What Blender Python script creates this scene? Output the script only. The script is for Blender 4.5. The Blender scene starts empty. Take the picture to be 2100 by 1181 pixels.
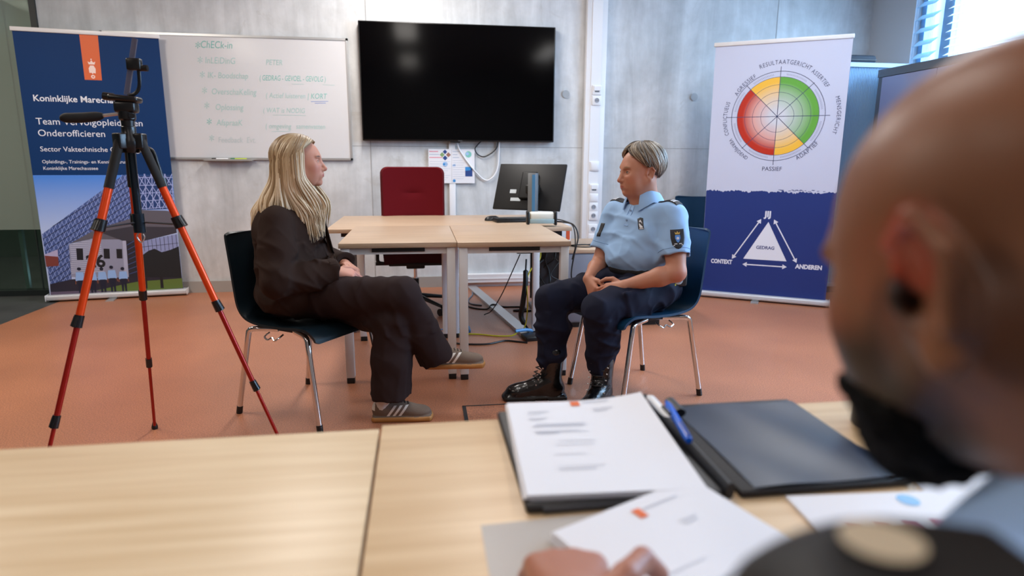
# Recreation of a photographed interview training room. World frame = the room:
# +X runs along the concrete wall to the right, +Y towards that wall, Z up, metres. The camera stands above (0, 0).
import bpy, bmesh, math, random
import numpy as np
from mathutils import Vector, Matrix
R_ = math.radians
SC = bpy.context.scene
COL = SC.collection
random.seed(7)
rng = np.random.default_rng(11)

# ------------------------------------------------------------------ camera, exposure, light
CAM_H = 1.15
F_PX = 1290.5
cd = bpy.data.cameras.new('camera')
cam = bpy.data.objects.new('camera', cd)
COL.objects.link(cam)
SC.camera = cam
cd.sensor_width = 36.0
cd.sensor_fit = 'HORIZONTAL'
cd.lens = F_PX / 2100 * 36.0
cd.clip_start = 0.02
pit, rol, yaw = R_(11.42), R_(0.30), R_(8.27)
_f = Vector((math.sin(yaw) * math.cos(pit), math.cos(yaw) * math.cos(pit), -math.sin(pit)))
_r0 = Vector((math.cos(yaw), -math.sin(yaw), 0))
_u0 = _r0.cross(_f)
_r = _r0 * math.cos(rol) + _u0 * math.sin(rol)
_u = -_r0 * math.sin(rol) + _u0 * math.cos(rol)
cam.matrix_world = Matrix(((_r.x, _u.x, -_f.x, 0), (_r.y, _u.y, -_f.y, 0), (_r.z, _u.z, -_f.z, CAM_H), (0, 0, 0, 1)))
cd.dof.use_dof = True
cd.dof.focus_distance = 2.95
cd.dof.aperture_fstop = 2.6

SC.view_settings.view_transform = 'Standard'
SC.view_settings.look = 'None'
SC.view_settings.gamma = 1.0
SC.view_settings.use_curve_mapping = False
SC.view_settings.exposure = 0.0
SC.cycles.use_denoising = True
SC.cycles.max_bounces = 8
SC.cycles.diffuse_bounces = 4
SC.cycles.transparent_max_bounces = 12
SC.cycles.caustics_reflective = False
SC.cycles.caustics_refractive = False

w = bpy.data.worlds.new('sky')
SC.world = w
w.use_nodes = True
w.node_tree.nodes['Background'].inputs[0].default_value = (0.62, 0.82, 1.0, 1)
w.node_tree.nodes['Background'].inputs[1].default_value = 3.0

def light(name, kind, loc, rot, energy, color, sx=1, sy=1, portal=False, spread=None):
    l = bpy.data.lights.new(name, kind)
    l.energy = energy
    l.color = color
    if kind == 'AREA':
        l.shape = 'RECTANGLE'; l.size = sx; l.size_y = sy
        if spread: l.spread = R_(spread)
        if portal: l.cycles.is_portal = True
    o = bpy.data.objects.new(name, l)
    o.location = loc; o.rotation_euler = rot
    COL.objects.link(o)
    return o

# daylight: the sky seen through the window band of the right-hand wall
light('window_daylight', 'AREA', (4.52, 3.05, 1.95), (0, R_(90), 0), 400, (0.50, 0.73, 1.0), 1.9, 4.1)
# the ceiling lamps (their fixtures are built with the ceiling)
LAMPS = [(-2.75, 0.35), (-2.75, 3.3), (-0.15, 1.85), (-0.15, 4.6), (2.2, 0.35), (2.2, 3.3), (-4.6, 3.3), (-0.15, -1.0), (-4.4, 7.1)]  # last one is unseen, added to brighten the corridor behind the glass
LAMP_W = [15, 48, 12, 50, 10, 32, 26, 7, 34]
for (_x, _y), _w in zip(LAMPS, LAMP_W):
    light('ceiling_lamp_light', 'AREA', (_x, _y, 2.93), (0, 0, 0), _w, (1.0, 0.89, 0.77) if _x < -1 else (1.0, 0.94, 0.89) if _x < 1 else (0.96, 0.97, 1.0), 0.28, 1.3)

# ------------------------------------------------------------------ helpers
def lin(c):
    c = c.lstrip('#')
    v = [int(c[i:i + 2], 16) / 255 for i in (0, 2, 4)]
    return tuple(x / 12.92 if x <= .04045 else ((x + .055) / 1.055) ** 2.4 for x in v)

_mats = {}
def mat(name, color=(.5, .5, .5), rough=.5, metal=0., spec=.5, emit=None, estr=1., trans=0., alpha=1., coat=0., sheen=0., vcol=False, noise=None, bump=None, sss=0.):
    """noise = (scale, second colour, low, high[, detail]); bump = (scale, strength[, stretch])"""
    if name in _mats: return _mats[name]
    if isinstance(color, str): color = lin(color)
    m = bpy.data.materials.new(name)
    m.use_nodes = True
    nt = m.node_tree
    b = nt.nodes['Principled BSDF']
    b.inputs['Base Color'].default_value = (*color, 1)
    b.inputs['Roughness'].default_value = rough
    b.inputs['Metallic'].default_value = metal
    b.inputs['Specular IOR Level'].default_value = spec
    b.inputs['Transmission Weight'].default_value = trans
    b.inputs['Alpha'].default_value = alpha
    b.inputs['Coat Weight'].default_value = coat
    b.inputs['Sheen Weight'].default_value = sheen
    if sss:
        b.inputs['Subsurface Weight'].default_value = sss
        b.inputs['Subsurface Radius'].default_value = (.012, .005, .003)
        b.inputs['Subsurface Scale'].default_value = 1.0
    if emit:
        b.inputs['Emission Color'].default_value = (*emit, 1)
        b.inputs['Emission Strength'].default_value = estr
    src = None
    if vcol:
        a = nt.nodes.new('ShaderNodeVertexColor'); a.layer_name = 'Col'
        src = a.outputs['Color']
        nt.links.new(src, b.inputs['Base Color'])
    tc = nt.nodes.new('ShaderNodeTexCoord')
    if noise:
        n = nt.nodes.new('ShaderNodeTexNoise')
        n.inputs['Scale'].default_value = noise[0]
        n.inputs['Detail'].default_value = noise[4] if len(noise) > 4 else 4
        nt.links.new(tc.outputs['Object'], n.inputs['Vector'])
        r = nt.nodes.new('ShaderNodeValToRGB')
        r.color_ramp.elements[0].position = noise[2]; r.color_ramp.elements[1].position = noise[3]
        mx = nt.nodes.new('ShaderNodeMix'); mx.data_type = 'RGBA'
        c2 = lin(noise[1]) if isinstance(noise[1], str) else noise[1]
        mx.inputs['A'].default_value = (*color, 1); mx.inputs['B'].default_value = (*c2, 1)
        if src: nt.links.new(src, mx.inputs['A'])
        nt.links.new(n.outputs['Fac'], r.inputs['Fac'])
        nt.links.new(r.outputs['Color'], mx.inputs['Factor'])
        nt.links.new(mx.outputs['Result'], b.inputs['Base Color'])
    if bump:
        n2 = nt.nodes.new('ShaderNodeTexNoise')
        n2.inputs['Scale'].default_value = bump[0]; n2.inputs['Detail'].default_value = 3
        if len(bump) > 2:
            mp = nt.nodes.new('ShaderNodeMapping'); mp.inputs['Scale'].default_value = bump[2]
            nt.links.new(tc.outputs['Object'], mp.inputs['Vector']); nt.links.new(mp.outputs['Vector'], n2.inputs['Vector'])
        else:
            nt.links.new(tc.outputs['Object'], n2.inputs['Vector'])
        bp = nt.nodes.new('ShaderNodeBump'); bp.inputs['Strength'].default_value = bump[1]; bp.inputs['Distance'].default_value = .01
        nt.links.new(n2.outputs['Fac'], bp.inputs['Height'])
        nt.links.new(bp.outputs['Normal'], b.inputs['Normal'])
    _mats[name] = m
    return m

class MB:
    """mesh builder: collects shapes, then links them as ONE mesh object"""
    def __init__(s):
        s.v = []; s.f = []; s.m = []; s.sm = []
    def add(s, vs, fs, mi=0, smooth=False):
        o = len(s.v)
        s.v += [tuple(p) for p in vs]
        s.f += [tuple(i + o for i in f) for f in fs]
        s.m += [mi] * len(fs); s.sm += [smooth] * len(fs)
        return s
    def box(s, x0, x1, y0, y1, z0, z1, mi=0, M=None, bev=0.):
        if bev:
            bm = bmesh.new()
            bmesh.ops.create_cube(bm, size=1)
            bmesh.ops.scale(bm, vec=(x1 - x0, y1 - y0, z1 - z0), verts=bm.verts)
            bmesh.ops.translate(bm, vec=((x0 + x1) / 2, (y0 + y1) / 2, (z0 + z1) / 2), verts=bm.verts)
            bmesh.ops.bevel(bm, geom=list(bm.edges), offset=bev, segments=3 if bev > .004 else 2, profile=.5, affect='EDGES')
            bm.verts.index_update()
            vs = [v.co.copy() for v in bm.verts]; fs = [[v.index for v in f.verts] for f in bm.faces]
            bm.free()
            sm = True
        else:
            vs = [Vector(p) for p in ((x0, y0, z0), (x1, y0, z0), (x1, y1, z0), (x0, y1, z0), (x0, y0, z1), (x1, y0, z1), (x1, y1, z1), (x0, y1, z1))]
            fs = [(0, 3, 2, 1), (4, 5, 6, 7), (0, 1, 5, 4), (1, 2, 6, 5), (2, 3, 7, 6), (3, 0, 4, 7)]
            sm = False
        if M is not None: vs = [M @ v for v in vs]
        return s.add(vs, fs, mi, sm)
    def tube(s, pts, r, n=10, mi=0, caps=True, flat=None, closed=False):
        """tube along pts; r = number or list; flat = (sx, sy, up) elliptical section"""
        pts = [Vector(p) for p in pts]
        k = len(pts)
        rs = [r] * k if not hasattr(r, '__len__') else list(r)
        up = Vector((0, 0, 1)) if flat is None else Vector(flat[2])
        T = []
        for i in range(k):
            a = pts[max(i - 1, 0)] if not closed else pts[(i - 1) % k]
            b = pts[min(i + 1, k - 1)] if not closed else pts[(i + 1) % k]
            t = (b - a)
            T.append(t.normalized() if t.length > 1e-9 else Vector((0, 0, 1)))
        if flat is None:
            x = T[0].orthogonal().normalized()
        vs = []
        for i in range(k):
            t = T[i]
            if flat is None:
                x = (x - t * x.dot(t))
                x = x.normalized() if x.length > 1e-6 else t.orthogonal().normalized()
                y = t.cross(x); sx = sy = 1
            else:
                x = up.cross(t)
                x = x.normalized() if x.length > 1e-6 else t.orthogonal().normalized()
                y = t.cross(x); sx, sy = flat[0], flat[1]
            for j in range(n):
                a = 2 * math.pi * j / n
                vs.append(pts[i] + x * (math.cos(a) * rs[i] * sx) + y * (math.sin(a) * rs[i] * sy))
        fs = []
        for i in range(k if closed else k - 1):
            i2 = (i + 1) % k
            for j in range(n):
                fs.append((i * n + j, i * n + (j + 1) % n, i2 * n + (j + 1) % n, i2 * n + j))
        if caps and not closed:
            fs.append(tuple(range(n))[::-1]); fs.append(tuple((k - 1) * n + j for j in range(n)))
        return s.add(vs, fs, mi, True)
    def cyl(s, a, b, r, r2=None, n=20, mi=0):
        return s.tube([a, b], [r, r if r2 is None else r2], n, mi)
    def lathe(s, prof, n=24, mi=0, M=None):
        vs = []; fs = []
        for (r, z) in prof:
            for j in range(n):
                a = 2 * math.pi * j / n
                vs.append(Vector((r * math.cos(a), r * math.sin(a), z)))
        for i in range(len(prof) - 1):
            for j in range(n):
                fs.append((i * n + j, i * n + (j + 1) % n, (i + 1) * n + (j + 1) % n, (i + 1) * n + j))
        fs.append(tuple(range(n))[::-1]); fs.append(tuple((len(prof) - 1) * n + j for j in range(n)))
        if M is not None: vs = [M @ v for v in vs]
        return s.add(vs, fs, mi, True)
    def prism(s, poly, y0, y1, mi=0, M=None):
        """poly in (x, z), extruded along y"""
        n = len(poly)
        vs = [Vector((x, y0, z)) for x, z in poly] + [Vector((x, y1, z)) for x, z in poly]
        fs = [tuple(range(n)), tuple(range(2 * n - 1, n - 1, -1))] + [(i, i + n, (i + 1) % n + n, (i + 1) % n) for i in range(n)]
        if M is not None: vs = [M @ v for v in vs]
        return s.add(vs, fs, mi)
    def grid(s, fn, nu, nv, mi=0, thick=None):
        """surface fn(u, v) -> point; thick = function or number: closed slab"""
        P = [[Vector(fn(i / nu, j / nv)) for j in range(nv + 1)] for i in range(nu + 1)]
        vs = [p for row in P for p in row]
        W = nv + 1
        fs = [(i * W + j, (i + 1) * W + j, (i + 1) * W + j + 1, i * W + j + 1) for i in range(nu) for j in range(nv)]
        if thick:
            N = []
            for i in range(nu + 1):
                for j in range(nv + 1):
                    du = P[min(i + 1, nu)][j] - P[max(i - 1, 0)][j]; dv = P[i][min(j + 1, nv)] - P[i][max(j - 1, 0)]
                    nn = du.cross(dv); N.append(nn.normalized() if nn.length > 1e-12 else Vector((0, 0, 1)))
            o = len(vs)
            back = [vs[i] - N[i] * thick for i in range(o)]
            vs = vs + back
            fs += [tuple(x + o for x in f[::-1]) for f in fs]
            def e(a, b): fs.append((a, a + o, b + o, b))
            for i in range(nu): e(i * W, (i + 1) * W); e((i + 1) * W + nv, i * W + nv)
            for j in range(nv): e(j + 1, j); e(nu * W + j, nu * W + j + 1)
        return s.add(vs, fs, mi, True)
    def build(s, name, mats, parent=None, loc=None, rot=None, sharp=None):
        me = bpy.data.meshes.new(name)
        me.from_pydata(s.v, [], s.f)
        if not isinstance(mats, (list, tuple)): mats = [mats]
        for m in mats: me.materials.append(m)
        me.polygons.foreach_set('material_index', s.m)
        me.polygons.foreach_set('use_smooth', s.sm)
        me.update()
        if sharp is not None:
            me.set_sharp_from_angle(angle=R_(sharp))
        else:
            me.set_sharp_from_angle(angle=R_(38))
        o = bpy.data.objects.new(name, me)
        COL.objects.link(o)
        if parent is not None: o.parent = parent
        if loc is not None: o.location = loc
        if rot is not None: o.rotation_euler = rot
        return o

def tag(o, label=None, cat=None, group=None, kind=None):
    if label: o['label'] = label
    if cat: o['category'] = cat
    if group: o['group'] = group
    if kind: o['kind'] = kind
    return o
def thing(name, label, cat, loc=(0, 0, 0), rz=0., group=None):
    o = bpy.data.objects.new(name, None)
    o.empty_display_size = .1
    COL.objects.link(o)
    o.location = loc; o.rotation_euler = (0, 0, rz)
    return tag(o, label, cat, group)
def struct(name, mb, m, parent=None):
    return tag(mb.build(name, m, parent), kind='structure')
def spline(pts, n=12):
    """Catmull-Rom through pts, n steps per span"""
    p = [Vector(q) for q in pts]
    p = [p[0] * 2 - p[1]] + p + [p[-1] * 2 - p[-2]]
    out = []
    for i in range(1, len(p) - 2):
        for k in range(n):
            t = k / n
            out.append(.5 * ((2 * p[i]) + (p[i + 1] - p[i - 1]) * t + (2 * p[i - 1] - 5 * p[i] + 4 * p[i + 1] - p[i + 2]) * t * t + (3 * p[i] - p[i - 1] - 3 * p[i + 1] + p[i + 2]) * t ** 3))
    out.append(p[-2])
    return out

def text_mesh(body, size, extrude=0.0, bold=0., sx=1., shear=0., align='LEFT'):
    """outline text turned into plain mesh data: returns verts (x, y), faces"""
    cu = bpy.data.curves.new('t', 'FONT')
    cu.body = body; cu.size = size; cu.align_x = align; cu.shear = shear; cu.offset = bold; cu.resolution_u = 3
    o = bpy.data.objects.new('t', cu)
    COL.objects.link(o)
    dg = bpy.context.evaluated_depsgraph_get()
    me = bpy.data.meshes.new_from_object(o.evaluated_get(dg))
    vs = [(v.co.x * sx, v.co.y) for v in me.vertices]
    fs = [tuple(p.vertices) for p in me.polygons]
    bpy.data.objects.remove(o); bpy.data.curves.remove(cu); bpy.data.meshes.remove(me)
    return vs, fs
class Flat:
    """flat print: polygons in a local (u, v) plane laid eps above a sheet, P(u, v, h) -> world/local point"""
    def __init__(s, P): s.P = P; s.mb = MB(); s.h = .0006
    def poly(s, pts, mi, lv=1):
        s.mb.add([s.P(u, v, s.h * lv) for u, v in pts], [tuple(range(len(pts)))], mi)
    def line(s, pts, w, mi, lv=1, closed=False):
        n = len(pts)
        for i in range(n if closed else n - 1):
            a = Vector(pts[i]); b = Vector(pts[(i + 1) % n]); d = b - a
            if d.length < 1e-9: continue
            d.normalize(); q = Vector((-d.y, d.x)) * w / 2
            a2 = a - d * w * .2; b2 = b + d * w * .2
            s.poly([a2 + q, a2 - q, b2 - q, b2 + q], mi, lv)
    def ring(s, c, r0, r1, a0, a1, mi, lv=1, n=48):
        k = max(2, int(n * abs(a1 - a0) / (2 * math.pi)))
        for i in range(k):
            t0 = a0 + (a1 - a0) * i / k; t1 = a0 + (a1 - a0) * (i + 1) / k
            q = [(c[0] + r * math.cos(t), c[1] + r * math.sin(t)) for r, t in ((r0, t0), (r1, t0), (r1, t1), (r0, t1))]
            s.poly(q if r0 > 1e-9 else [q[0], q[1], q[2]], mi, lv)
    def text(s, body, u, v, size, mi, lv=1, bold=0., ang=0., sx=1., align='LEFT', shear=0.):
        vs, fs = text_mesh(body, size, bold=bold, sx=sx, align=align, shear=shear)
        ca, sa = math.cos(ang), math.sin(ang)
        s.mb.add([s.P(u + x * ca - y * sa, v + x * sa + y * ca, s.h * lv) for x, y in vs], fs, mi)
    def arc_text(s, body, c, r, a_mid, size, mi, lv=1, inward=False, sp=1.0, bold=0., sx=1., span=None):
        if span:      # squeeze the letters into the given arc, in degrees
            need = R_(span) * r; w0 = 0
            for ch in body: vs, _ = text_mesh(ch, size); w0 += max(x for x, y in vs) + size * .1
            sx = min(1., need / w0); sp = 1.
            w1 = sum(max(x for x, y in text_mesh(ch, size, sx=sx)[0]) + size * .1 for ch in body); sp = need / w1
        """letters around a circle; a_mid = angle of the middle; inward = feet towards the outside"""
        adv = []
        for ch in body:
            if ch == ' ': adv.append(size * .35 * sp); continue
            vs, _ = text_mesh(ch, size, sx=sx)
            adv.append((max(x for x, y in vs) - min(0, min(x for x, y in vs)) + size * .1) * sp if vs else size * .3)
        tot = sum(adv)
        sgn = 1 if inward else -1
        a = a_mid - sgn * tot / 2 / r
        for ch, w_ in zip(body, adv):
            am = a + sgn * w_ / 2 / r
            if ch != ' ':
                rot = am + math.pi / 2 if inward else am - math.pi / 2
                px = c[0] + r * math.cos(am); py = c[1] + r * math.sin(am)
                s.text(ch, px - math.cos(rot) * w_ / 2, py - math.sin(rot) * w_ / 2, size, mi, lv, bold, rot, sx)
            a += sgn * w_ / r
    def build(s, name, mats, parent): return s.mb.build(name, mats, parent)
# ------------------------------------------------------------------ the room
def concrete():
    m = bpy.data.materials.new('exposed_concrete'); m.use_nodes = True
    nt = m.node_tree; N = nt.nodes; L = nt.links; b = N['Principled BSDF']
    tc = N.new('ShaderNodeTexCoord')
    def noise(sc, det, vec=None, dist=0.):
        n = N.new('ShaderNodeTexNoise'); n.inputs['Scale'].default_value = sc; n.inputs['Detail'].default_value = det
        n.inputs['Distortion'].default_value = dist; n.inputs['Roughness'].default_value = .6
        L.new(vec or tc.outputs['Object'], n.inputs['Vector']); return n.outputs['Fac']
    def ramp(f, p0, p1, c0, c1):
        r = N.new('ShaderNodeValToRGB'); r.color_ramp.elements[0].position = p0; r.color_ramp.elements[1].position = p1
        r.color_ramp.elements[0].color = (*c0, 1); r.color_ramp.elements[1].color = (*c1, 1); L.new(f, r.inputs['Fac']); return r.outputs['Color']
    def mix(a, c, f, mode='MIX', fac=None):
        x = N.new('ShaderNodeMix'); x.data_type = 'RGBA'; x.blend_type = mode
        if fac is not None: x.inputs['Factor'].default_value = fac
        else: L.new(f, x.inputs['Factor'])
        L.new(a, x.inputs['A'])
        if isinstance(c, tuple): x.inputs['B'].default_value = (*c, 1)
        else: L.new(c, x.inputs['B'])
        return x.outputs['Result']
    base = ramp(noise(1.3, 6, dist=.4), .3, .72, lin('#c0c3c5'), lin('#e4e7ea'))
    st = N.new('ShaderNodeMapping'); st.inputs['Scale'].default_value = (5.5, 1, .7); L.new(tc.outputs['Object'], st.inputs['Vector'])
    streak = ramp(noise(1.1, 5, st.outputs['Vector'], .6), .35, .75, (.72, .72, .72), (1.08, 1.08, 1.08))
    base = mix(base, streak, None, 'MULTIPLY', .8)
    fine = ramp(noise(9, 8), .35, .7, (.86, .86, .85), (1.05, 1.05, 1.05))
    base = mix(base, fine, None, 'MULTIPLY', .6)
    blot = ramp(noise(3.2, 8, dist=1.2), .60, .70, (0, 0, 0), (.42, .42, .42))
    base = mix(base, lin('#a5a29d'), blot)
    L.new(base, b.inputs['Base Color'])
    rr = ramp(noise(3, 3), .3, .7, (.42,) * 3, (.62,) * 3); L.new(rr, b.inputs['Roughness'])
    bp = N.new('ShaderNodeBump'); bp.inputs['Strength'].default_value = .15; bp.inputs['Distance'].default_value = .01
    L.new(noise(14, 6), bp.inputs['Height']); L.new(bp.outputs['Normal'], b.inputs['Normal'])
    return m
def carpet():
    m = bpy.data.materials.new('terracotta_floor_covering'); m.use_nodes = True
    nt = m.node_tree; N = nt.nodes; L = nt.links; b = N['Principled BSDF']
    tc = N.new('ShaderNodeTexCoord')
    n1 = N.new('ShaderNodeTexNoise'); n1.inputs['Scale'].default_value = 170; n1.inputs['Detail'].default_value = 2
    n2 = N.new('ShaderNodeTexNoise'); n2.inputs['Scale'].default_value = 1.6; n2.inputs['Detail'].default_value = 5
    L.new(tc.outputs['Object'], n1.inputs['Vector']); L.new(tc.outputs['Object'], n2.inputs['Vector'])
    r = N.new('ShaderNodeValToRGB'); e = r.color_ramp.elements
    e[0].position = .25; e[0].color = (*lin('#824f3a'), 1); e[1].position = .75; e[1].color = (*lin('#c58560'), 1)
    e2 = r.color_ramp.elements.new(.5); e2.color = (*lin('#ab6d4d'), 1)
    L.new(n1.outputs['Fac'], r.inputs['Fac'])
    r2 = N.new('ShaderNodeValToRGB'); r2.color_ramp.elements[0].position = .3; r2.color_ramp.elements[1].position = .7
    r2.color_ramp.elements[0].color = (.86, .84, .84, 1); r2.color_ramp.elements[1].color = (1.1, 1.1, 1.1, 1)
    L.new(n2.outputs['Fac'], r2.inputs['Fac'])
    x = N.new('ShaderNodeMix'); x.data_type = 'RGBA'; x.blend_type = 'MULTIPLY'; x.inputs['Factor'].default_value = 1
    L.new(r.outputs['Color'], x.inputs['A']); L.new(r2.outputs['Color'], x.inputs['B'])
    L.new(x.outputs['Result'], b.inputs['Base Color'])
    b.inputs['Roughness'].default_value = .40; b.inputs['Specular IOR Level'].default_value = 1.0
    bp = N.new('ShaderNodeBump'); bp.inputs['Strength'].default_value = .12; bp.inputs['Distance'].default_value = .003
    L.new(n1.outputs['Fac'], bp.inputs['Height']); L.new(bp.outputs['Normal'], b.inputs['Normal'])
    return m
def wood(name, c0, c1, axis='X', rough=.38):
    m = bpy.data.materials.new(name); m.use_nodes = True
    nt = m.node_tree; N = nt.nodes; L = nt.links; b = N['Principled BSDF']
    tc = N.new('ShaderNodeTexCoord'); mp = N.new('ShaderNodeMapping')
    mp.inputs['Scale'].default_value = (1.2, 22, 22) if axis == 'X' else (22, 1.2, 22)
    L.new(tc.outputs['Object'], mp.inputs['Vector'])
    n = N.new('ShaderNodeTexNoise'); n.inputs['Scale'].default_value = 2.2; n.inputs['Detail'].default_value = 5; n.inputs['Distortion'].default_value = .35
    L.new(mp.outputs['Vector'], n.inputs['Vector'])
    n3 = N.new('ShaderNodeTexNoise'); n3.inputs['Scale'].default_value = 2.0; n3.inputs['Detail'].default_value = 2
    L.new(tc.outputs['Object'], n3.inputs['Vector'])
    ad = N.new('ShaderNodeMath'); ad.operation = 'MULTIPLY_ADD'; ad.inputs[1].default_value = .35
    L.new(n3.outputs['Fac'], ad.inputs[0]); L.new(n.outputs['Fac'], ad.inputs[2])
    r = N.new('ShaderNodeValToRGB'); r.color_ramp.elements[0].position = .45; r.color_ramp.elements[1].position = .92
    r.color_ramp.elements[0].color = (*lin(c0), 1); r.color_ramp.elements[1].color = (*lin(c1), 1)
    L.new(ad.outputs[0], r.inputs['Fac']); L.new(r.outputs['Color'], b.inputs['Base Color'])
    b.inputs['Roughness'].default_value = rough; b.inputs['Specular IOR Level'].default_value = .4
    return m
def facing_mix(nt, lo, hi):
    lw = nt.nodes.new('ShaderNodeLayerWeight'); lw.inputs[0].default_value = .5
    p = nt.nodes.new('ShaderNodeMath'); p.operation = 'POWER'; p.inputs[1].default_value = 4
    q = nt.nodes.new('ShaderNodeMath'); q.operation = 'MULTIPLY_ADD'; q.inputs[1].default_value = hi; q.inputs[2].default_value = lo
    nt.links.new(lw.outputs['Facing'], p.inputs[0]); nt.links.new(p.outputs[0], q.inputs[0])
    return q
M_CONC = concrete(); M_CARP = carpet()
M_WOODF = wood('pale_maple_laminate', '#c9ab84', '#dfc6a2', 'X')
M_WOODB = wood('beige_maple_laminate', '#ad937b', '#c3aa91', 'X')
M_EDGE = mat('table_edge_band', '#b49a7e', .5)
M_WHITE = mat('white_paint', '#d9dbdd', .5)
M_PLAST = mat('white_plastic', '#e6e7ea', .35)
M_BLACK = mat('black_plastic', '#0c0d10', .42)
M_CHROME = mat('chrome', (.72, .72, .73), .12, 1.)
M_STEEL = mat('satin_steel', (.55, .56, .58), .35, 1.)
M_ALU = mat('brushed_aluminium', (.62, .64, .66), .38, .9)
M_GREYP = mat('grey_plastic', '#6d7176', .5)

WY, WX = 5.77, 4.26   # concrete wall, right-hand wall
struct('floor', MB().box(-2.95, 4.6, -2.6, 6.0, -.1, 0), M_CARP)
struct('floor_corridor', MB().box(-7.0, -2.95, -2.6, 8.4, -.1, -.001), mat('dark_grey_floor', '#4a4b4c', .45, noise=(3, '#3a3b3d', .3, .7), bump=(60, .1)))
struct('ceiling', MB().box(-7.0, 4.6, -2.6, 8.4, 3.0, 3.1), mat('ceiling_white', '#c9c8c4', .8))
struct('wall_back', MB().box(-2.96, 4.6, WY, WY + .25, 0, 3.0), M_CONC)
m_pl = mat('right_wall_plaster', '#c4c8cc', .6)
wr = MB()
wr.box(WX, WX + .3, 5.23, 5.8, 0, 3.0).box(WX, WX + .3, -2.6, .9, 0, 3.0).box(WX, WX + .3, .9, 5.23, 0, .95).box(WX, WX + .3, .9, 5.23, 2.88, 3.0)
struct('wall_right', wr, m_pl)
struct('wall_front', MB().box(-7.0, 4.6, -2.8, -2.6, 0, 3.0), mat('front_wall_paint', '#a9a49c', .7))
struct('wall_left', MB().box(-7.2, -7.0, -2.8, 8.4, 0, 3.0), mat('left_wall_paint', '#66706a', .6))
struct('wall_corridor', MB().box(-7.0, -2.6, 8.2, 8.4, 0, 3.0), mat('corridor_wall_paint', '#5f6b66', .5))
struct('wall_corridor_side', MB().box(-2.72, -2.6, 6.02, 8.2, 0, 3.0), mat('corridor_side_paint', '#515b58', .5))
# window band: posts and panes
m_fr = mat('window_frame_blue_grey', '#6f93b4', .4)
m_glass = bpy.data.materials.new('clear_pane'); m_glass.use_nodes = True
_nt = m_glass.node_tree; _nt.nodes.remove(_nt.nodes['Principled BSDF'])
_t = _nt.nodes.new('ShaderNodeBsdfTransparent'); _g = _nt.nodes.new('ShaderNodeBsdfGlossy'); _g.inputs['Roughness'].default_value = .02
_fz = facing_mix(_nt, .04, .5); _mx = _nt.nodes.new('ShaderNodeMixShader')
_t.inputs[0].default_value = (.93, .97, 1, 1)
_nt.links.new(_fz.outputs[0], _mx.inputs[0]); _nt.links.new(_t.outputs[0], _mx.inputs[1]); _nt.links.new(_g.outputs[0], _mx.inputs[2])
_nt.links.new(_mx.outputs[0], _nt.nodes['Material Output'].inputs['Surface'])
posts = [5.21, 4.92, 2.9, .92]
for i in range(3):
    y1, y0 = posts[i], posts[i + 1]
    wf = MB()
    wf.box(WX + .05, WX + .14, y0, y0 + .05, .95, 2.88).box(WX + .05, WX + .14, y1 - .05, y1, .95, 2.88)
    wf.box(WX + .05, WX + .14, y0, y1, .95, 1.01).box(WX + .05, WX + .14, y0, y1, 2.82, 2.88)
    fo = struct('window_%d' % (i + 1), wf, m_fr)
    tag(MB().box(WX + .09, WX + .1, y0 + .05, y1 - .05, 1.01, 2.82).build('pane', m_glass, fo))
# venetian blinds inside the window band
m_slat_b = mat('blind_slat_pale_blue', '#a8cfe8', .45); m_slat_w = mat('blind_slat_white', '#eef2f6', .5)
M_CORD = mat('cord_white', '#d8dadc', .6)
def blind(y0, y1, ms, label, tilt, pitch, wd=.05):
    t = thing('venetian_blind', label, 'window blind', (WX + .012, (y0 + y1) / 2, .98), 0, None)
    s = MB(); z = 0.02; h = (y1 - y0) / 2
    while z < 1.84:
        Mx = Matrix.Translation((0, 0, z)) @ Matrix.Rotation(R_(tilt), 4, 'Y')
        s.box(-wd / 2, wd / 2, -h, h, -.0008, .0008, M=Mx); z += pitch
    o = s.build('slats', ms, t)
    MB().box(-.025, .025, -h, h, 1.84, 1.89).build('head_rail', ms, t)
    for yy in (-h * .8, h * .8): MB().cyl((-.026, yy, 0), (-.026, yy, 1.86), .0012, n=6).build('lift_cord', M_CORD, t)
blind(4.99, 5.20, m_slat_b, 'narrow blind with open pale blue slats beside the white pillar', -38, .105, .085)
for a, b, l in ((2.96, 4.86, 'wide white blind glowing in the bright window above the bald man'), (.98, 2.84, 'white blind in the window at the right, nearer the camera')):
    blind(a, b, m_slat_w, l, -28, .06, .05)
# skirtings
struct('baseboard_back', MB().box(-2.95, .33, WY - .016, WY, 0, .10), mat('grey_skirting', '#9c9893', .5))
struct('trim_1', MB().box(.33, 1.10, WY - .07, WY, 0.045, .12).box(.33, 1.10, WY - .075, WY, .075, .085).box(.33, 1.10, WY - .02, WY, 0, .05), M_PLAST)
struct('baseboard_right', MB().box(1.10, 4.25, WY - .016, WY, 0, .08), mat('blue_grey_skirting', '#7f93a8', .5))
# formwork joints and tie holes of the concrete
jb = MB()
for x in (-.42, 3.3): jb.box(x - .004, x + .004, WY - .0015, WY + .01, .1, 3)
jb.box(-2.95, 4.25, WY - .0012, WY + .01, 1.268, 1.273)
struct('trim_2', jb, mat('concrete_joint', '#9a9a99', .8))
hb = MB()
for hx, hz in ((1.317, 1.741), (2.534, 1.739)):
    hb.lathe([(.0, 0), (.018, 0), (.03, .004), (.034, .0045)], 20, M=Matrix.Translation((hx, WY - .006, hz)) @ Matrix.Rotation(R_(90), 4, 'X'))
struct('trim_3', hb, mat('tie_hole_plug', '#a3a9ae', .7))
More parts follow.
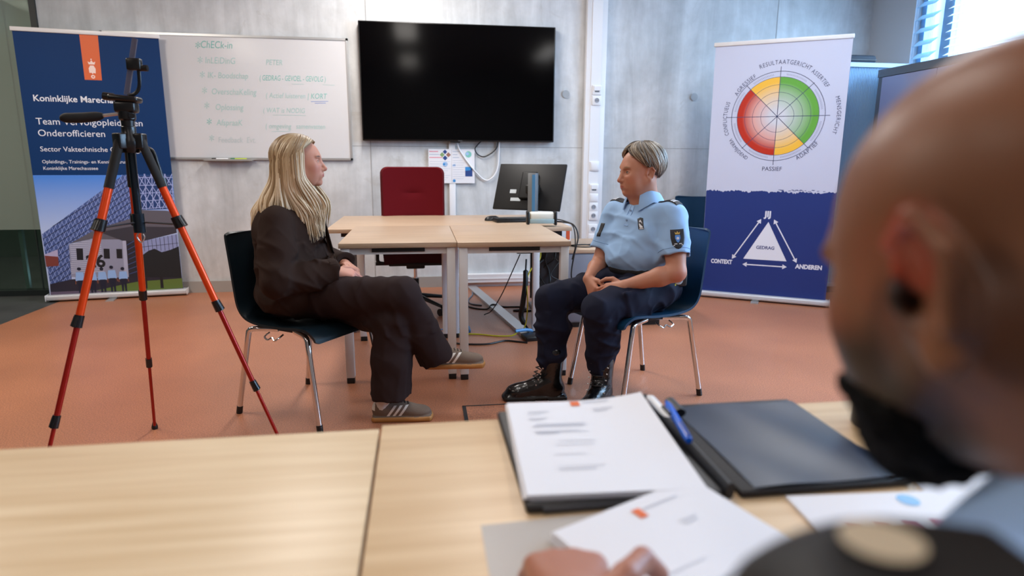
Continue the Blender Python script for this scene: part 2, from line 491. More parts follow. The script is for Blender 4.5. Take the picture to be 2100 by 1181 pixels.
# glazed partition left of the concrete wall
m_tint = bpy.data.materials.new('tinted_partition_glass'); m_tint.use_nodes = True
_nt = m_tint.node_tree; _nt.nodes.remove(_nt.nodes['Principled BSDF'])
_t = _nt.nodes.new('ShaderNodeBsdfTransparent'); _g = _nt.nodes.new('ShaderNodeBsdfGlossy'); _g.inputs['Roughness'].default_value = .03
_t.inputs[0].default_value = (.62, .72, .66, 1); _g.inputs[0].default_value = (.8, .9, .88, 1)
_fz = facing_mix(_nt, .10, .6); _mx = _nt.nodes.new('ShaderNodeMixShader')
_nt.links.new(_fz.outputs[0], _mx.inputs[0]); _nt.links.new(_t.outputs[0], _mx.inputs[1]); _nt.links.new(_g.outputs[0], _mx.inputs[2])
_nt.links.new(_mx.outputs[0], _nt.nodes['Material Output'].inputs['Surface'])
pf = MB().box(-3.0, -2.955, WY - .02, WY + .14, 0, 3.0).box(-7.0, -3.0, WY + .02, WY + .12, 0, .045).box(-7.0, -3.0, WY + .02, WY + .12, 2.96, 3.0)
fo = struct('window_4', pf, mat('dark_partition_frame', '#1d2425', .4))
gl = MB()
for a, b in ((-4.9, -3.238), (-3.23, -3.0), (-6.9, -4.91)): gl.box(a, b, WY + .07, WY + .08, .045, 2.96)
gl.build('pane', m_tint, fo)
MB().box(-3.238, -3.23, WY + .068, WY + .082, .045, 2.96).build('joint', mat('dark_joint', '#27312f', .5), fo)
MB().box(-3.385, -3.355, WY + .10, WY + .13, .05, .56).build('pull_bar', mat('pull_bar_steel', '#a9bcc2', .3, .5), fo)
# frosted strip and what stands in the corridor
MB().box(-6.9, -3.0, WY + .066, WY + .069, .56, 2.94).build('frosted_band', mat('frosted_film', '#9aaaa2', .6, alpha=.6), fo)
# ceiling lamps
m_lamp = mat('lamp_diffuser', '#ffffff', .5, emit=(1, .93, .84), estr=6.0)
for i, (x, y) in enumerate(LAMPS):
    t = thing('ceiling_light', 'long recessed ceiling lamp above the room or added over the corridor, one of several', 'ceiling light', (x, y, 2.97), 0, 'ceiling lamps')
    MB().box(-.16, .16, -.67, .67, 0, .03).build('housing', M_WHITE, t)
    MB().box(-.14, .14, -.65, .65, -.012, 0).build('diffuser', m_lamp, t)
# cable column on the wall with its outlets
cc = thing('cable_column', 'tall white cable column on the concrete wall beside the television', 'cable duct', (1.577, WY, 0))
MB().box(-.092, .092, -.06, 0, 0, 3.0, bev=.004).box(-.045, .045, -.066, -.05, 0, 2.9).build('column_cover', M_PLAST, cc)
m_slot = mat('socket_recess', '#9a9ea8', .5)
def outlet(z, kind):
    o = MB().box(-.042, .042, -.078, -.06, z - .042, z + .042, bev=.004).build('switch_plate' if kind == 'plain' else 'wall_socket', M_PLAST, cc, loc=(.01, 0, 0))
    if kind == 'socket':
        MB().lathe([(.021, 0), (.021, .004), (.018, .004), (.017, -.004), (0, -.004)], 24, M=Matrix.Translation((0, -.0785, z)) @ Matrix.Rotation(R_(90), 4, 'X')).build('socket_recess', m_slot, o)
        MB().cyl((-.008, -.0755, z), (-.008, -.083, z), .003, n=8).cyl((.008, -.0755, z), (.008, -.083, z), .003, n=8).build('socket_holes', M_BLACK, o)
    elif kind == 'data':
        MB().box(-.03, .03, -.088, -.078, z - .006, z + .03).build('outlet_cover', M_PLAST, o)
        MB().box(-.02, .02, -.0795, -.077, z - .02, z - .006).build('data_ports', M_GREYP, o)
    else:
        MB().box(-.033, .033, -.082, -.078, z - .033, z + .033, bev=.002).build('rocker', M_PLAST, o)
for z, k in ((1.775, 'data'), (1.685, 'socket'), (1.105, 'plain'), (.905, 'data'), (.82, 'plain'), (.735, 'socket'), (.655, 'socket'), (.53, 'socket'), (.45, 'plain')): outlet(z, k)
# floor box
fb = thing('floor_box', 'square floor outlet box with dark frame flush in the carpet', 'floor box', (.30, 2.71, 0))
f_ = MB().box(-.125, .125, .118, .126, 0, .004).box(-.125, -.108, -.125, .125, 0, .004).box(.108, .125, -.125, .125, 0, .004).box(-.125, .125, -.126, -.118, 0, .004)
f_.build('frame', mat('dark_box_frame', '#33383d', .4, .5), fb)
MB().box(-.108, .108, -.118, .118, 0, .0025).build('carpet_lid', M_CARP, fb)
# ------------------------------------------------------------------ furniture and equipment
# ---- television
tv = thing('television', 'large black wall television hung above the red office chair', 'television', (.36, WY, 1.80))
MB().box(-.84, .84, -.075, -.012, -.485, .49, bev=.006).build('bezel', mat('tv_bezel', '#08080a', .35), tv)
MB().box(-.83, .83, -.0765, -.0745, -.472, .482).build('screen', mat('tv_screen', '#020203', .10, spec=.14), tv)
MB().box(-.30, .30, -.012, -.003, -.25, .25).build('wall_bracket', M_BLACK, tv)
MB().box(-.02, .02, -.0785, -.0755, -.483, -.475).build('logo_strip', mat('dark_grey_print', '#3a3a3e', .4), tv)
MB().box(-.085, .0, -.07, -.03, -.497, -.484).build('sensor_box', M_BLACK, tv)
# ---- trunking below the television, sheets and hanging cables
tk = thing('cable_trunking', 'thin white vertical trunking running down from the television', 'cable duct', (.29, WY, 0))
MB().box(-.028, .028, -.02, 0, .1, 1.32, bev=.002).build('trunking_cover', M_PLAST, tk)
M_PAPER = mat('paper_white', '#dfe0e6', .6)
m_pr = [mat('print_pink', '#d98b9c', .6), mat('print_navy', '#1d3f80', .6), mat('print_green', '#7fa06a', .6), mat('print_brown', '#9a6a5a', .6), mat('print_grey', '#b7bfcf', .6), mat('print_blue', '#2f86c8', .6), mat('print_teal', '#7cc0b4', .6), mat('print_lightblue', '#9fbfe6', .6)]
def sheet(x0, x1, label, draw):
    t = thing('poster', label, 'poster', ((x0 + x1) / 2, WY - .024, 1.10), 0)
    wv = (x1 - x0) / 2
    MB().box(-wv, wv, 0, .0015, -.15, .15).build('sheet', M_PAPER, t)
    F = Flat(lambda u, v, h: (u, -h, v))
    draw(F, wv)
    F.build('print', m_pr, t)
def dia(F, u, v, r, mi): F.poly([(u - r, v), (u, v - r), (u + r, v), (u, v + r)], mi)
def d1(F, wv):
    for k, (m_, l) in enumerate(((0, .075), (4, .085), (0, .11))): F.line([(-wv + .01, .128 - k * .026), (-wv + .01 + l, .128 - k * .026)], .008, m_)
    dia(F, .02, .10, .022, 2); dia(F, .045, .125, .02, 1); dia(F, .075, .10, .022, 3); dia(F, .045, .072, .022, 1)
    F.ring((.045, .018), 0, .022, 0, 6.3, 7); F.ring((.035, .018), 0, .010, 0, 6.3, 5, 2)
    for k in range(9): F.line([(-wv + .01, .04 - k * .02), (wv - .012 - .02 * (k % 3), .04 - k * .02)], .003, 4)
def d2(F, wv):
    for k, l in enumerate((.06, .04, .055)): F.line([(-wv + .01, .128 - k * .026), (-wv + .01 + l, .128 - k * .026)], .008, 4)
    F.ring((wv - .055, .105), 0, .028, 0, 6.3, 6); F.ring((wv - .065, .11), 0, .014, 0, 6.3, 7, 2)
    F.poly([(wv - .085, -.01), (wv - .02, -.01), (wv - .02, -.09), (wv - .085, -.09)], 1); F.poly([(wv - .085, -.005), (wv - .02, -.005), (wv - .04, -.035), (wv - .085, -.04)], 5, 2)
    F.ring((-wv + .02, -.128), 0, .013, 0, 6.3, 5); F.poly([(-wv + .005, .0), (-wv + .035, .0), (-wv + .03, .02), (-wv + .008, .015)], 7)
    for k in range(9): F.line([(-wv + .01, .05 - k * .02), (.0 + .015 * (k % 2), .05 - k * .02)], .003, 4)
sheet(.080, .284, 'left one of two printed info sheets taped below the television', d1)
sheet(.286, .490, 'right one of two printed info sheets, the one under the white cable', d2)
def cable(name, label, pts, r, m, n=10, group=None):
    o = MB().tube(spline(pts, n), r, 8).build(name, m)
    return tag(o, label, 'cable', group)
M_CBLK = mat('cable_black', '#111214', .5); M_CWHT = mat('cable_white', '#dfe1e6', .45); M_CYEL = mat('cable_yellow', '#c9c01e', .45); M_CBLU = mat('cable_blue', '#4f86b8', .5); M_CGRY = mat('cable_grey', '#77859a', .5)
cable('power_cable', 'white cable looping from the television over the right info sheet', [(.33, WY - .03, 1.33), (.345, WY - .035, 1.27), (.37, WY - .035, 1.22), (.44, WY - .035, 1.12), (.51, WY - .025, 1.04), (.57, WY - .02, .985), (.62, WY - .02, .98), (.675, WY - .02, 1.03), (.705, WY - .02, 1.12), (.712, WY - .03, 1.33)], .0065, M_CWHT)
cable('signal_cable', 'thin black cable looping just below the television', [(.56, WY - .03, 1.33), (.515, WY - .02, 1.285), (.495, WY - .02, 1.25), (.52, WY - .02, 1.205), (.575, WY - .02, 1.185), (.64, WY - .02, 1.215), (.69, WY - .02, 1.265), (.70, WY - .03, 1.33)], .005, M_CBLK)

# ---- whiteboard
wb = thing('whiteboard', 'wide whiteboard with faded teal handwriting behind the blonde woman', 'whiteboard', (-1.54, WY, 1.65))
MB().box(-.95, .95, -.018, 0, -.49, .49).build('writing_surface', mat('board_enamel', '#cfcfd1', .16, spec=.55), wb)
MB().box(-.965, .965, -.024, 0, .485, .503).box(-.965, .965, -.024, 0, -.503, -.485).box(-.965, -.948, -.024, 0, -.503, .503).box(.948, .965, -.024, 0, -.503, .503).build('frame', M_ALU, wb)
MB().box(-.25, .14, -.075, -.02, -.512, -.505).box(-.25, .14, -.078, -.073, -.512, -.497).build('pen_tray', M_ALU, wb)
inks = [mat('marker_teal', '#7fbcb4', .5), mat('marker_teal_faded', '#a3c4c0', .5), mat('marker_faint', '#b4c0c2', .5), mat('marker_blue', '#8b9cc8', .5)]
def hand(s, u, v, size, m=0, sx=.8):
    F = Flat(lambda u, v, h: (u + 1.54, -.0185 - h, v - 1.65)); F.text(s, u, v, size, m, 1, bold=0.0, ang=0, sx=sx, shear=.18); F.build('handwriting', inks, wb)
for s, v, m in (('x', 2.04, 0), ('x', 1.925, 1), ('x', 1.81, 1), ('x', 1.685, 1), ('x', 1.565, 1), ('x', 1.435, 0), ('x', 1.30, 1)):
    hand('*', -1.80 + (2.04 - v) * .06, v - .035, .12, m)
for s, u, v, sz, m, *sx_ in (('ChECk-in', -1.755, 2.045, .08, 0), ('InLEiDinG', -1.73, 1.925, .072, 1), ('IK- Boodschap', -1.72, 1.81, .068, 1), ('OverschaKeling', -1.70, 1.68, .07, 1), ('Oplossing', -1.68, 1.555, .07, 1), ('AfspraaK', -1.68, 1.43, .07, 1), ('Feedback  Evt.', -1.68, 1.29, .066, 2),
                   ('PETER', -1.25, 1.925, .062, 1), ('( GEDRAG - GEVOEL - GEVOLG )', -1.31, 1.80, .062, 0, .60), ('( Actief luisteren', -1.27, 1.66, .06, 1), ('| KORT', -.93, 1.66, .062, 0), ('( WAT is NODIG', -1.30, 1.54, .058, 1), ('( omgeving   samenvatten', -1.29, 1.41, .06, 1)): hand(s, u, v, sz, m, *sx_)
for pts, w_, m in (([(-.90, 1.635), (-.76, 1.64)], .005, 3), ([(-.87, 1.622), (-.78, 1.625)], .005, 3), ([(-1.05, 1.775), (-.95, 1.775)], .003, 1), ([(-.80, 1.775), (-.70, 1.773)], .003, 1), ([(-1.22, 1.52), (-.95, 1.52)], .003, 1), ([(-1.24, 1.385), (-1.09, 1.388)], .003, 1)):
    F = Flat(lambda u, v, h: (u + 1.54, -.0185 - h, v - 1.65)); F.line(pts, w_, m); F.build('underline', inks, wb)
def marker(x, label, body, cap, dirn=1):
    t = thing('whiteboard_marker', label, 'marker pen', (x, WY - .05, 1.1522), 0)
    MB().tube([(-.03, 0, 0), (.065, 0, 0)], .0085, 14).build('barrel', body, t)
    MB().tube([(-.065, 0, 0), (-.03, 0, 0)], .0095, 14).build('cap', cap, t)
marker(-1.665, 'white board marker with a black cap on the whiteboard tray', M_PLAST, M_BLACK)
marker(-1.515, 'lime green board marker with a dark green cap on the tray', mat('lime_barrel', '#b9cf2a', .4), mat('green_cap', '#1f7a4d', .4))

# ---- roll-up banners
def banner(name, label, A, B, top, m_sheet):
    A = Vector((*A, 0)); B = Vector((*B, 0)); d = (B - A).normalized()
    rz = math.atan2(d.y, d.x)
    t = thing(name, label, 'roll-up banner', A, rz)
    MB().box(.012, 1.0, .039, .0395, .03, top).build('banner_sheet', m_sheet, t)
    MB().box(-.005, 1.03, -.01, .085, .012, .055, bev=.012).build('base_cassette', mat('banner_base_silver', '#c9ccd2', .35, .2), t)
    MB().box(-.008, -.004, -.012, .087, .01, .058, bev=.001).box(1.029, 1.033, -.012, .087, .01, .058, bev=.001).build('end_cap', M_PLAST, t)
    MB().box(.0, 1.008, .03, .048, top - .012, top + .02, bev=.005).build('top_rail', mat('banner_rail', '#e0dedd', .35), t)
    MB().cyl((.5, .07, .05), (.5, .055, top), .008).build('support_pole', M_ALU, t)
    ft = MB()
    for x in (.47,): ft.box(x - .03, x + .03, -.10, .16, 0, .008).box(x - .025, x + .025, -.0, .08, .006, .014)
    ft.build('foot', M_ALU, t)
    return t
def textfit(F, body, p0, p1, cap, mi, lv, bold=0.):
    size = cap / .70
    vs, fs = text_mesh(body, size, bold=bold)
    wd = max(x for x, y in vs) - min(x for x, y in vs); x0 = min(x for x, y in vs)
    k = (p1[0] - p0[0]) / wd
    vb = (p0[1] + p1[1]) / 2
    F.mb.add([F.P(p0[0] + (x - x0) * k, vb + y, F.h * lv) for x, y in vs], fs, mi)
LB = {'lat_left': [[0.018, 0.553], [0.637, 1.019], [0.736, 1.018], [0.739, 0.737], [0.657, 0.664], [0.401, 0.584], [0.199, 0.47], [0.18, 0.172], [0.025, 0.145]], 'lat_right': [[0.736, 1.018], [0.996, 1.022], [0.992, 0.74], [0.739, 0.734]], 'soffit': [[0.199, 0.47], [0.401, 0.584], [0.657, 0.664], [0.743, 0.734], [0.931, 0.725], [0.989, 0.709], [0.992, 0.537], [0.722, 0.472], [0.587, 0.479], [0.359, 0.506]], 'gap_sky': [[0.015, 0.388], [0.111, 0.426], [0.107, 0.362], [0.018, 0.376]], 'gap_red': [[0.016, 0.38], [0.108, 0.367], [0.104, 0.293], [0.017, 0.289]], 'wall': [[0.194, 0.463], [0.342, 0.502], [0.579, 0.493], [0.592, 0.165], [0.181, 0.197]], 'wins': [[[0.242, 0.431], [0.289, 0.428], [0.282, 0.333], [0.237, 0.336]], [[0.343, 0.427], [0.384, 0.425], [0.377, 0.344], [0.336, 0.347]], [[0.436, 0.422], [0.479, 0.419], [0.474, 0.336], [0.431, 0.339]], [[0.528, 0.416], [0.57, 0.414], [0.565, 0.334], [0.524, 0.337]]], 'col': [[0.58, 0.483], [0.606, 0.482], [0.595, 0.166], [0.564, 0.169]], 'dark': [[0.606, 0.482], [0.722, 0.472], [0.7, 0.151], [0.595, 0.164]], 'glaz': [[0.718, 0.473], [0.994, 0.527], [0.996, 0.152], [0.703, 0.147]], 'trees': [[0.711, 0.354], [0.764, 0.392], [0.811, 0.408], [0.862, 0.376], [0.928, 0.393], [0.996, 0.421], [0.996, 0.152], [0.703, 0.147]], 'dusk': [[0.025, 0.145], [0.181, 0.177], [0.596, 0.175], [0.996, 0.152], [0.997, 0.111], [0.347, 0.076], [0.021, 0.08]], 'ground': [[0.02, 0.08], [0.347, 0.076], [0.649, 0.123], [0.999, 0.111], [0.99, 0.019], [0.018, 0.005]], 'grass': [[0.347, 0.076], [0.559, 0.117], [0.658, 0.133], [0.998, 0.145], [0.992, 0.037], [0.641, 0.05], [0.347, 0.071]], 'bol': [[[0.711, 0.166], [0.731, 0.164], [0.726, 0.069], [0.706, 0.069]], [[0.829, 0.167], [0.85, 0.165], [0.85, 0.067], [0.826, 0.066]]], 'people': [[[0.243, 0.273], [0.217, 0.037]], [[0.33, 0.267], [0.305, 0.039]], [[0.403, 0.266], [0.388, 0.045]], [[0.475, 0.277], [0.461, 0.051]], [[0.556, 0.261], [0.54, 0.052]]], 'num': [[0.288, 0.27], [0.447, 0.381]], 't1': [[0.089, 1.585], [0.777, 1.586]], 't2': [[0.085, 1.409], [0.821, 1.411]], 't3': [[0.088, 1.321], [0.545, 1.322]], 't4': [[0.088, 1.204], [0.825, 1.205]], 't5': [[0.089, 1.115], [0.689, 1.11]], 't6': [[0.091, 1.063], [0.467, 1.06]], 'crest': [0.51, 1.846], 'cap1': [[0.097, 1.635], [0.091, 1.587]], 'cap2': [[0.098, 1.461], [0.092, 1.409]], 'cap4': [[0.092, 1.242], [0.088, 1.204]], 'cap5': [[0.096, 1.141], [0.093, 1.115]]}
navy = mat('banner_navy', '#003062', .6, spec=.25, bump=(2.2, .25, (1, 1, .15)))
bl = banner('rollup_banner', 'dark blue roll-up banner with orange crest block and building photo', (-3.025, 5.485), (-1.998, 5.650), 2.105, navy)
F = Flat(lambda u, v, h: (u, .039 - h, v))
m_sky = mat('print_sky', '#4d86d6', .5)
_nt = m_sky.node_tree; _tc = _nt.nodes.new('ShaderNodeTexCoord'); _s = _nt.nodes.new('ShaderNodeSeparateXYZ'); _rr = _nt.nodes.new('ShaderNodeValToRGB')
_nt.links.new(_tc.outputs['Object'], _s.inputs[0]); _nt.links.new(_s.outputs['Z'], _rr.inputs['Fac'])
_rr.color_ramp.elements[0].position = .55; _rr.color_ramp.elements[0].color = (*lin('#b5c4e6'), 1); _rr.color_ramp.elements[1].position = 1.0; _rr.color_ramp.elements[1].color = (*lin('#4a86dd'), 1)
_nt.links.new(_rr.outputs['Color'], _nt.nodes['Principled BSDF'].inputs['Base Color'])
PM = {}
def pm(n, c):
    PM[n] = len(PM); return mat('photo_' + n, c, .5)
pml = [m_sky, pm('x', '#000000')]
PM = {'sky': 0, 'x': 1}
for n, c in (('lat', '#44588f'), ('latline', '#93a5dc'), ('latdark', '#17213f'), ('latr', '#17386e'), ('latrl', '#a8b4e4'), ('soffit', '#5b5862'), ('soffd', '#34333d'), ('gapsky', '#b0a8c8'), ('red', '#7a3a34'), ('wall', '#8d90a8'), ('wallight', '#b6b9cf'), ('win', '#15161e'), ('col', '#a9acc4'), ('dark', '#23232f'), ('glaz', '#8a94bf'), ('trees', '#141a20'), ('dusk', '#262433'), ('ground', '#5d5066'), ('grass', '#5c7234'), ('shirt', '#8fb4e8'), ('trous', '#141a30'), ('skin', '#7a4a3c'), ('white', '#e6e9f2'), ('orange', '#d9622f'), ('crestline', '#f3d9cf')):
    pml.append(pm(n, c))
PH = .00012   # layer step
F.h = .00035
F.poly([(.013, .035), (.999, .035), (.999, 1.02), (.013, 1.02)], PM['sky'], 1)
F.poly(LB['lat_left'], PM['lat'], 2)
F.poly(LB['lat_right'], PM['latr'], 2)
# lattice lines, clipped to their polygon
def inside(p, poly):
    c = False; n = len(poly)
    for i in range(n):
        x0, y0 = poly[i]; x1, y1 = poly[(i + 1) % n]
        if (y0 > p[1]) != (y1 > p[1]) and p[0] < (x1 - x0) * (p[1] - y0) / (y1 - y0) + x0: c = not c
    return c
def clip_lines(poly, segs, w_, mi, lv, st=.012):
    for a, b in segs:
        a = Vector(a); b = Vector(b); n = max(2, int((b - a).length / st)); run = None
        for k in range(n + 1):
            p = a.lerp(b, k / n); ins = inside(p, poly)
            if ins and run is None: run = p
            if (not ins or k == n) and run is not None:
                if (p - run).length > st * .6: F.line([run, p], w_, mi, lv)
                run = None
segs = []
for k in range(-10, 60):
    x = k * .030; segs += [((x, .1), (x + .55, 1.15)), ((x, 1.15), (x + .35, .1))]
clip_lines(LB['lat_left'], segs, .0035, PM['latline'], 3)
clip_lines(LB['lat_left'], [((0, .50 + k * .05), (.8, 1.02 + k * .045)) for k in range(-8, 2)], .005, PM['latdark'], 4)
segs = []
for k in range(-8, 14):
    x = .73 + k * .05; segs += [((x, .7), (x + .18, 1.05)), ((x + .18, .7), (x, 1.05)), ((x, .7), (x + .02, 1.05))]
for k in range(8): segs.append(((.7, .74 + k * .065), (1.0, .76 + k * .06)))
clip_lines(LB['lat_right'], segs, .005, PM['latrl'], 3)
F.poly(LB['soffit'], PM['soffit'], 5); F.poly([LB['soffit'][3], LB['soffit'][4], LB['soffit'][5], (.99, .62), (.74, .64)], PM['soffit'], 6)
F.poly([(.42, .56), (.66, .60), (.99, .585), LB['soffit'][6], LB['soffit'][7], LB['soffit'][8]], PM['soffd'], 6)
F.poly(LB['gap_sky'], PM['gapsky'], 5); F.poly(LB['gap_red'], PM['red'], 6)
F.poly(LB['wall'], PM['wall'], 6)
clip_lines(LB['wall'], [((.15, .50 - k * .016), (.42, .505 - k * .016)) for k in range(18)], .006, PM['wallight'], 7)
for wn in LB['wins']: F.poly(wn, PM['win'], 8)
F.text('26', LB['num'][0][0] + .012, LB['num'][0][1] + .0, .145, PM['win'], 8, bold=.004, sx=.95)
F.poly(LB['col'], PM['col'], 8); F.poly(LB['dark'], PM['dark'], 7)
clip_lines(LB['dark'], [((.60, .2 + k * .04), (.72, .24 + k * .045)) for k in range(8)], .004, PM['lat'], 8)
F.poly(LB['glaz'], PM['glaz'], 7)
F.poly(LB['trees'], PM['trees'], 8)
for k in range(9): F.line([(.735 + k * .031, .39), (.735 + k * .031, .475 + k * .006)], .003, PM['win'], 9)
F.line([(.715, .425), (.995, .45)], .003, PM['win'], 9)
F.poly(LB['dusk'], PM['dusk'], 9); F.poly([(.02, .08), (.347, .076), (.649, .123), (.999, .111), (.999, .036), (.02, .036)], PM['ground'], 10); F.poly([(.347, .073), (.559, .117), (.658, .133), (.998, .145), (.997, .06), (.641, .05)], PM['grass'], 11)
for b_ in LB['bol']: F.poly(b_, PM['win'], 12)
for (hx, hz), (fx, fz) in LB['people']:
    hz2 = hz - .012; H_ = hz2 - fz; cx_ = hx
    F.poly([(cx_ - .026, hz2 - H_ * .12), (cx_ + .026, hz2 - H_ * .12), (cx_ + .034, hz2 - H_ * .46), (cx_ + .020, hz2 - H_ * .44), (cx_ - .022, hz2 - H_ * .44), (cx_ - .036, hz2 - H_ * .46)], PM['shirt'], 12)
    F.poly([(cx_ - .021, hz2 - H_ * .43), (cx_ + .021, hz2 - H_ * .43), (cx_ + .016, fz), (cx_ + .004, fz), (cx_, hz2 - H_ * .62), (cx_ - .008, fz + .004), (cx_ - .02, fz + .004)], PM['trous'], 13)
    F.ring((cx_, hz2), 0, .014, 0, 6.29, PM['trous'], 13, 16)
    F.line([(cx_ - .034, hz2 - H_ * .44), (cx_ - .036, hz2 - H_ * .56)], .007, PM['skin'], 13); F.line([(cx_ + .032, hz2 - H_ * .44), (cx_ + .036, hz2 - H_ * .56)], .007, PM['skin'], 13)
for k, body, cap, bd in (('t1', 'Koninklijke Marechaussee', .047, .0009), ('t2', 'Team Vervolgopleidingen', .050, 0.), ('t3', 'Onderofficieren', .050, 0.), ('t4', 'Sector Vaktechnische Opleidingen', .038, 0.), ('t5', 'Opleidings-, Trainings- en Kenniscentrum', .026, 0.), ('t6', 'Koninklijke Marechaussee', .026, 0.)):
    textfit(F, body, LB[k][0], LB[k][1], cap, PM['white'], 3, bd)
F.poly([(.451, 2.1), (.451, 1.757), (.569, 1.757), (.577, 2.1)], PM['orange'], 2)
# crest: crown over a small heraldic figure
cu, cv = .511, 1.862
F.poly([(cu - .020, cv + .012), (cu - .026, cv + .034), (cu - .012, cv + .026), (cu, cv + .044), (cu + .012, cv + .026), (cu + .026, cv + .034), (cu + .020, cv + .012)], PM['crestline'], 3)
F.ring((cu, cv + .05), 0, .005, 0, 6.29, PM['crestline'], 3, 10)
F.poly([(cu - .012, cv + .004), (cu + .012, cv + .004), (cu + .024, cv - .02), (cu + .020, cv - .055), (cu + .006, cv - .05), (cu, cv - .062), (cu - .008, cv - .05), (cu - .022, cv - .052), (cu - .024, cv - .018)], PM['crestline'], 3)
F.ring((cu, cv - .08), .006, .014, 0, 6.29, PM['crestline'], 3, 16)
F.build('banner_print', pml, bl)

m_bw = mat('banner_white', '#c4c9de', .5, bump=(2.0, .2, (1, 1, .15)))
br = banner('rollup_banner', 'white and navy roll-up banner with coloured wheel and triangle diagram', (2.369, 5.072), (3.237, 4.519), 2.075, m_bw)
F = Flat(lambda u, v, h: (u, .039 - h, v)); F.h = .0004
def radial(name, c):
    m = mat(name, c, .5); nt = m.node_tree; tc = nt.nodes.new('ShaderNodeTexCoord'); d = nt.nodes.new('ShaderNodeVectorMath'); d.operation = 'DISTANCE'
    d.inputs[1].default_value = (.518, .0386, 1.507); nt.links.new(tc.outputs['Object'], d.inputs[0])
    r = nt.nodes.new('ShaderNodeValToRGB'); e = r.color_ramp.elements
    e[0].position = .05; e[0].color = (*lin('#cdd0d8'), 1); e[1].position = .262; e[1].color = (*lin(c), 1)
    k = r.color_ramp.elements.new(.17); a = lin('#cdd0d8'); b_ = lin('#e2703a' if c == '#ba2609' else c); k.color = (*[x * .45 + y * .55 for x, y in zip(a, b_)], 1)
    nt.links.new(d.outputs['Value'], r.inputs['Fac']); nt.links.new(r.outputs['Color'], nt.nodes['Principled BSDF'].inputs['Base Color'])
    return m
bm_ = [mat('banner_deep_navy', '#142f74', .5), mat('banner_ink', '#3c4468', .5), radial('wheel_green', '#5fa53a'), radial('wheel_yellow', '#f0b93c'), radial('wheel_red', '#ba2609'), mat('banner_paper_white', '#dfe3ef', .5), mat('banner_grey_ink', '#9a9fb8', .5)]
rt = random.Random(3)
top = [(.013 + i * .987 / 110, .912 + .006 * math.sin(i * .31) + rt.uniform(-.007, .009)) for i in range(111)]
F.poly([(.013, .03)] + [(1.0, .03)] + top[::-1], 0, 1)
for i in range(18):
    u_ = rt.uniform(.55, .97); v_ = .925 + rt.uniform(-.004, .010); F.line([(u_, v_), (u_ + rt.uniform(.01, .03), v_ + rt.uniform(-.003, .003))], .004, 0, 1)
C0 = (.518, 1.507); q = math.pi / 4
for a0, mi in ((0, 2), (1, 2), (2, 3), (3, 4), (4, 4), (5, 4), (6, 3), (7, 2)):
    F.ring(C0, 0, .3, a0 * q, (a0 + 1) * q, mi, 1, 64)
for r_ in (.122, .185, .243): F.ring(C0, r_ - .0012, r_ + .0012, 0, 2 * math.pi, 1, 2, 72)
F.ring(C0, .300, .303, 0, 2 * math.pi, 1, 2, 72); F.ring(C0, .342, .346, 0, 2 * math.pi, 1, 2, 72)
for k in range(8):
    L_ = .378 if k % 2 == 0 else .35
    a = k * q + (.0 if k % 2 == 0 else 0)
    F.line([C0, (C0[0] + L_ * math.cos(a), C0[1] + L_ * math.sin(a))], .0042, 1, 3)
for body, a0, a1, r_, inw, sz in (('RESULTAATGERICHT', 113, 58, .398, False, .047), ('ASSERTIEF', 56.5, 31.5, .390, False, .045), ('MENSGERICHT', 19, -19, .425, False, .042), ('ADAPTIEF', -63, -32.5, .380, True, .046), ('VERMIJDEND', 207, 239, .397, True, .040), ('CONFLICTUEUS', 201.5, 161.5, .380, False, .044), ('AGRESSIEF', 152, 119.5, .352, False, .045)):
    F.arc_text(body, C0, r_, R_((a0 + a1) / 2), sz, 1, 3, inw, span=abs(a1 - a0))
F.text('PASSIEF', .512, 1.082, .046, 1, 3, align='CENTER')
for k in range(8):   # tiny illegible lettering around the rim, as short strokes
    a = (k + .5) * q
    for j in range(-7, 8):
        t0 = a + j * .034; F.line([(C0[0] + .315 * math.cos(t0), C0[1] + .315 * math.sin(t0)), (C0[0] + .327 * math.cos(t0 + .012), C0[1] + .327 * math.sin(t0 + .012))], .004, 6, 3)
F.text('JIJ', .513, .71, .066, 5, 2, bold=.0026, align='CENTER')
textfit(F, 'CONTEXT', (.089, .300), (.262, .300), .034, 5, 2, .0022); textfit(F, 'ANDEREN', (.752, .300), (.95, .300), .034, 5, 2, .0022)
F.poly([(.521, .669), (.348, .352), (.684, .352)], 5, 2)
textfit(F, 'GEDRAG', (.443, .442), (.583, .442), .026, 0, 3, .001)
def arrow2(a, b, w_=.009, hl=.034, hw=.020):
    a = Vector(a); b = Vector(b); d = (b - a).normalized(); n_ = Vector((-d.y, d.x))
    F.line([a + d * hl * .8, b - d * hl * .8], w_, 5, 2)
    F.poly([a, a + d * hl + n_ * hw, a + d * hl - n_ * hw], 5, 2); F.poly([b, b - d * hl + n_ * hw, b - d * hl - n_ * hw], 5, 2)
arrow2((.464, .690), (.258, .345)); arrow2((.562, .690), (.760, .345)); arrow2((.345, .305), (.690, .305))
F.build('banner_print', bm_, br)

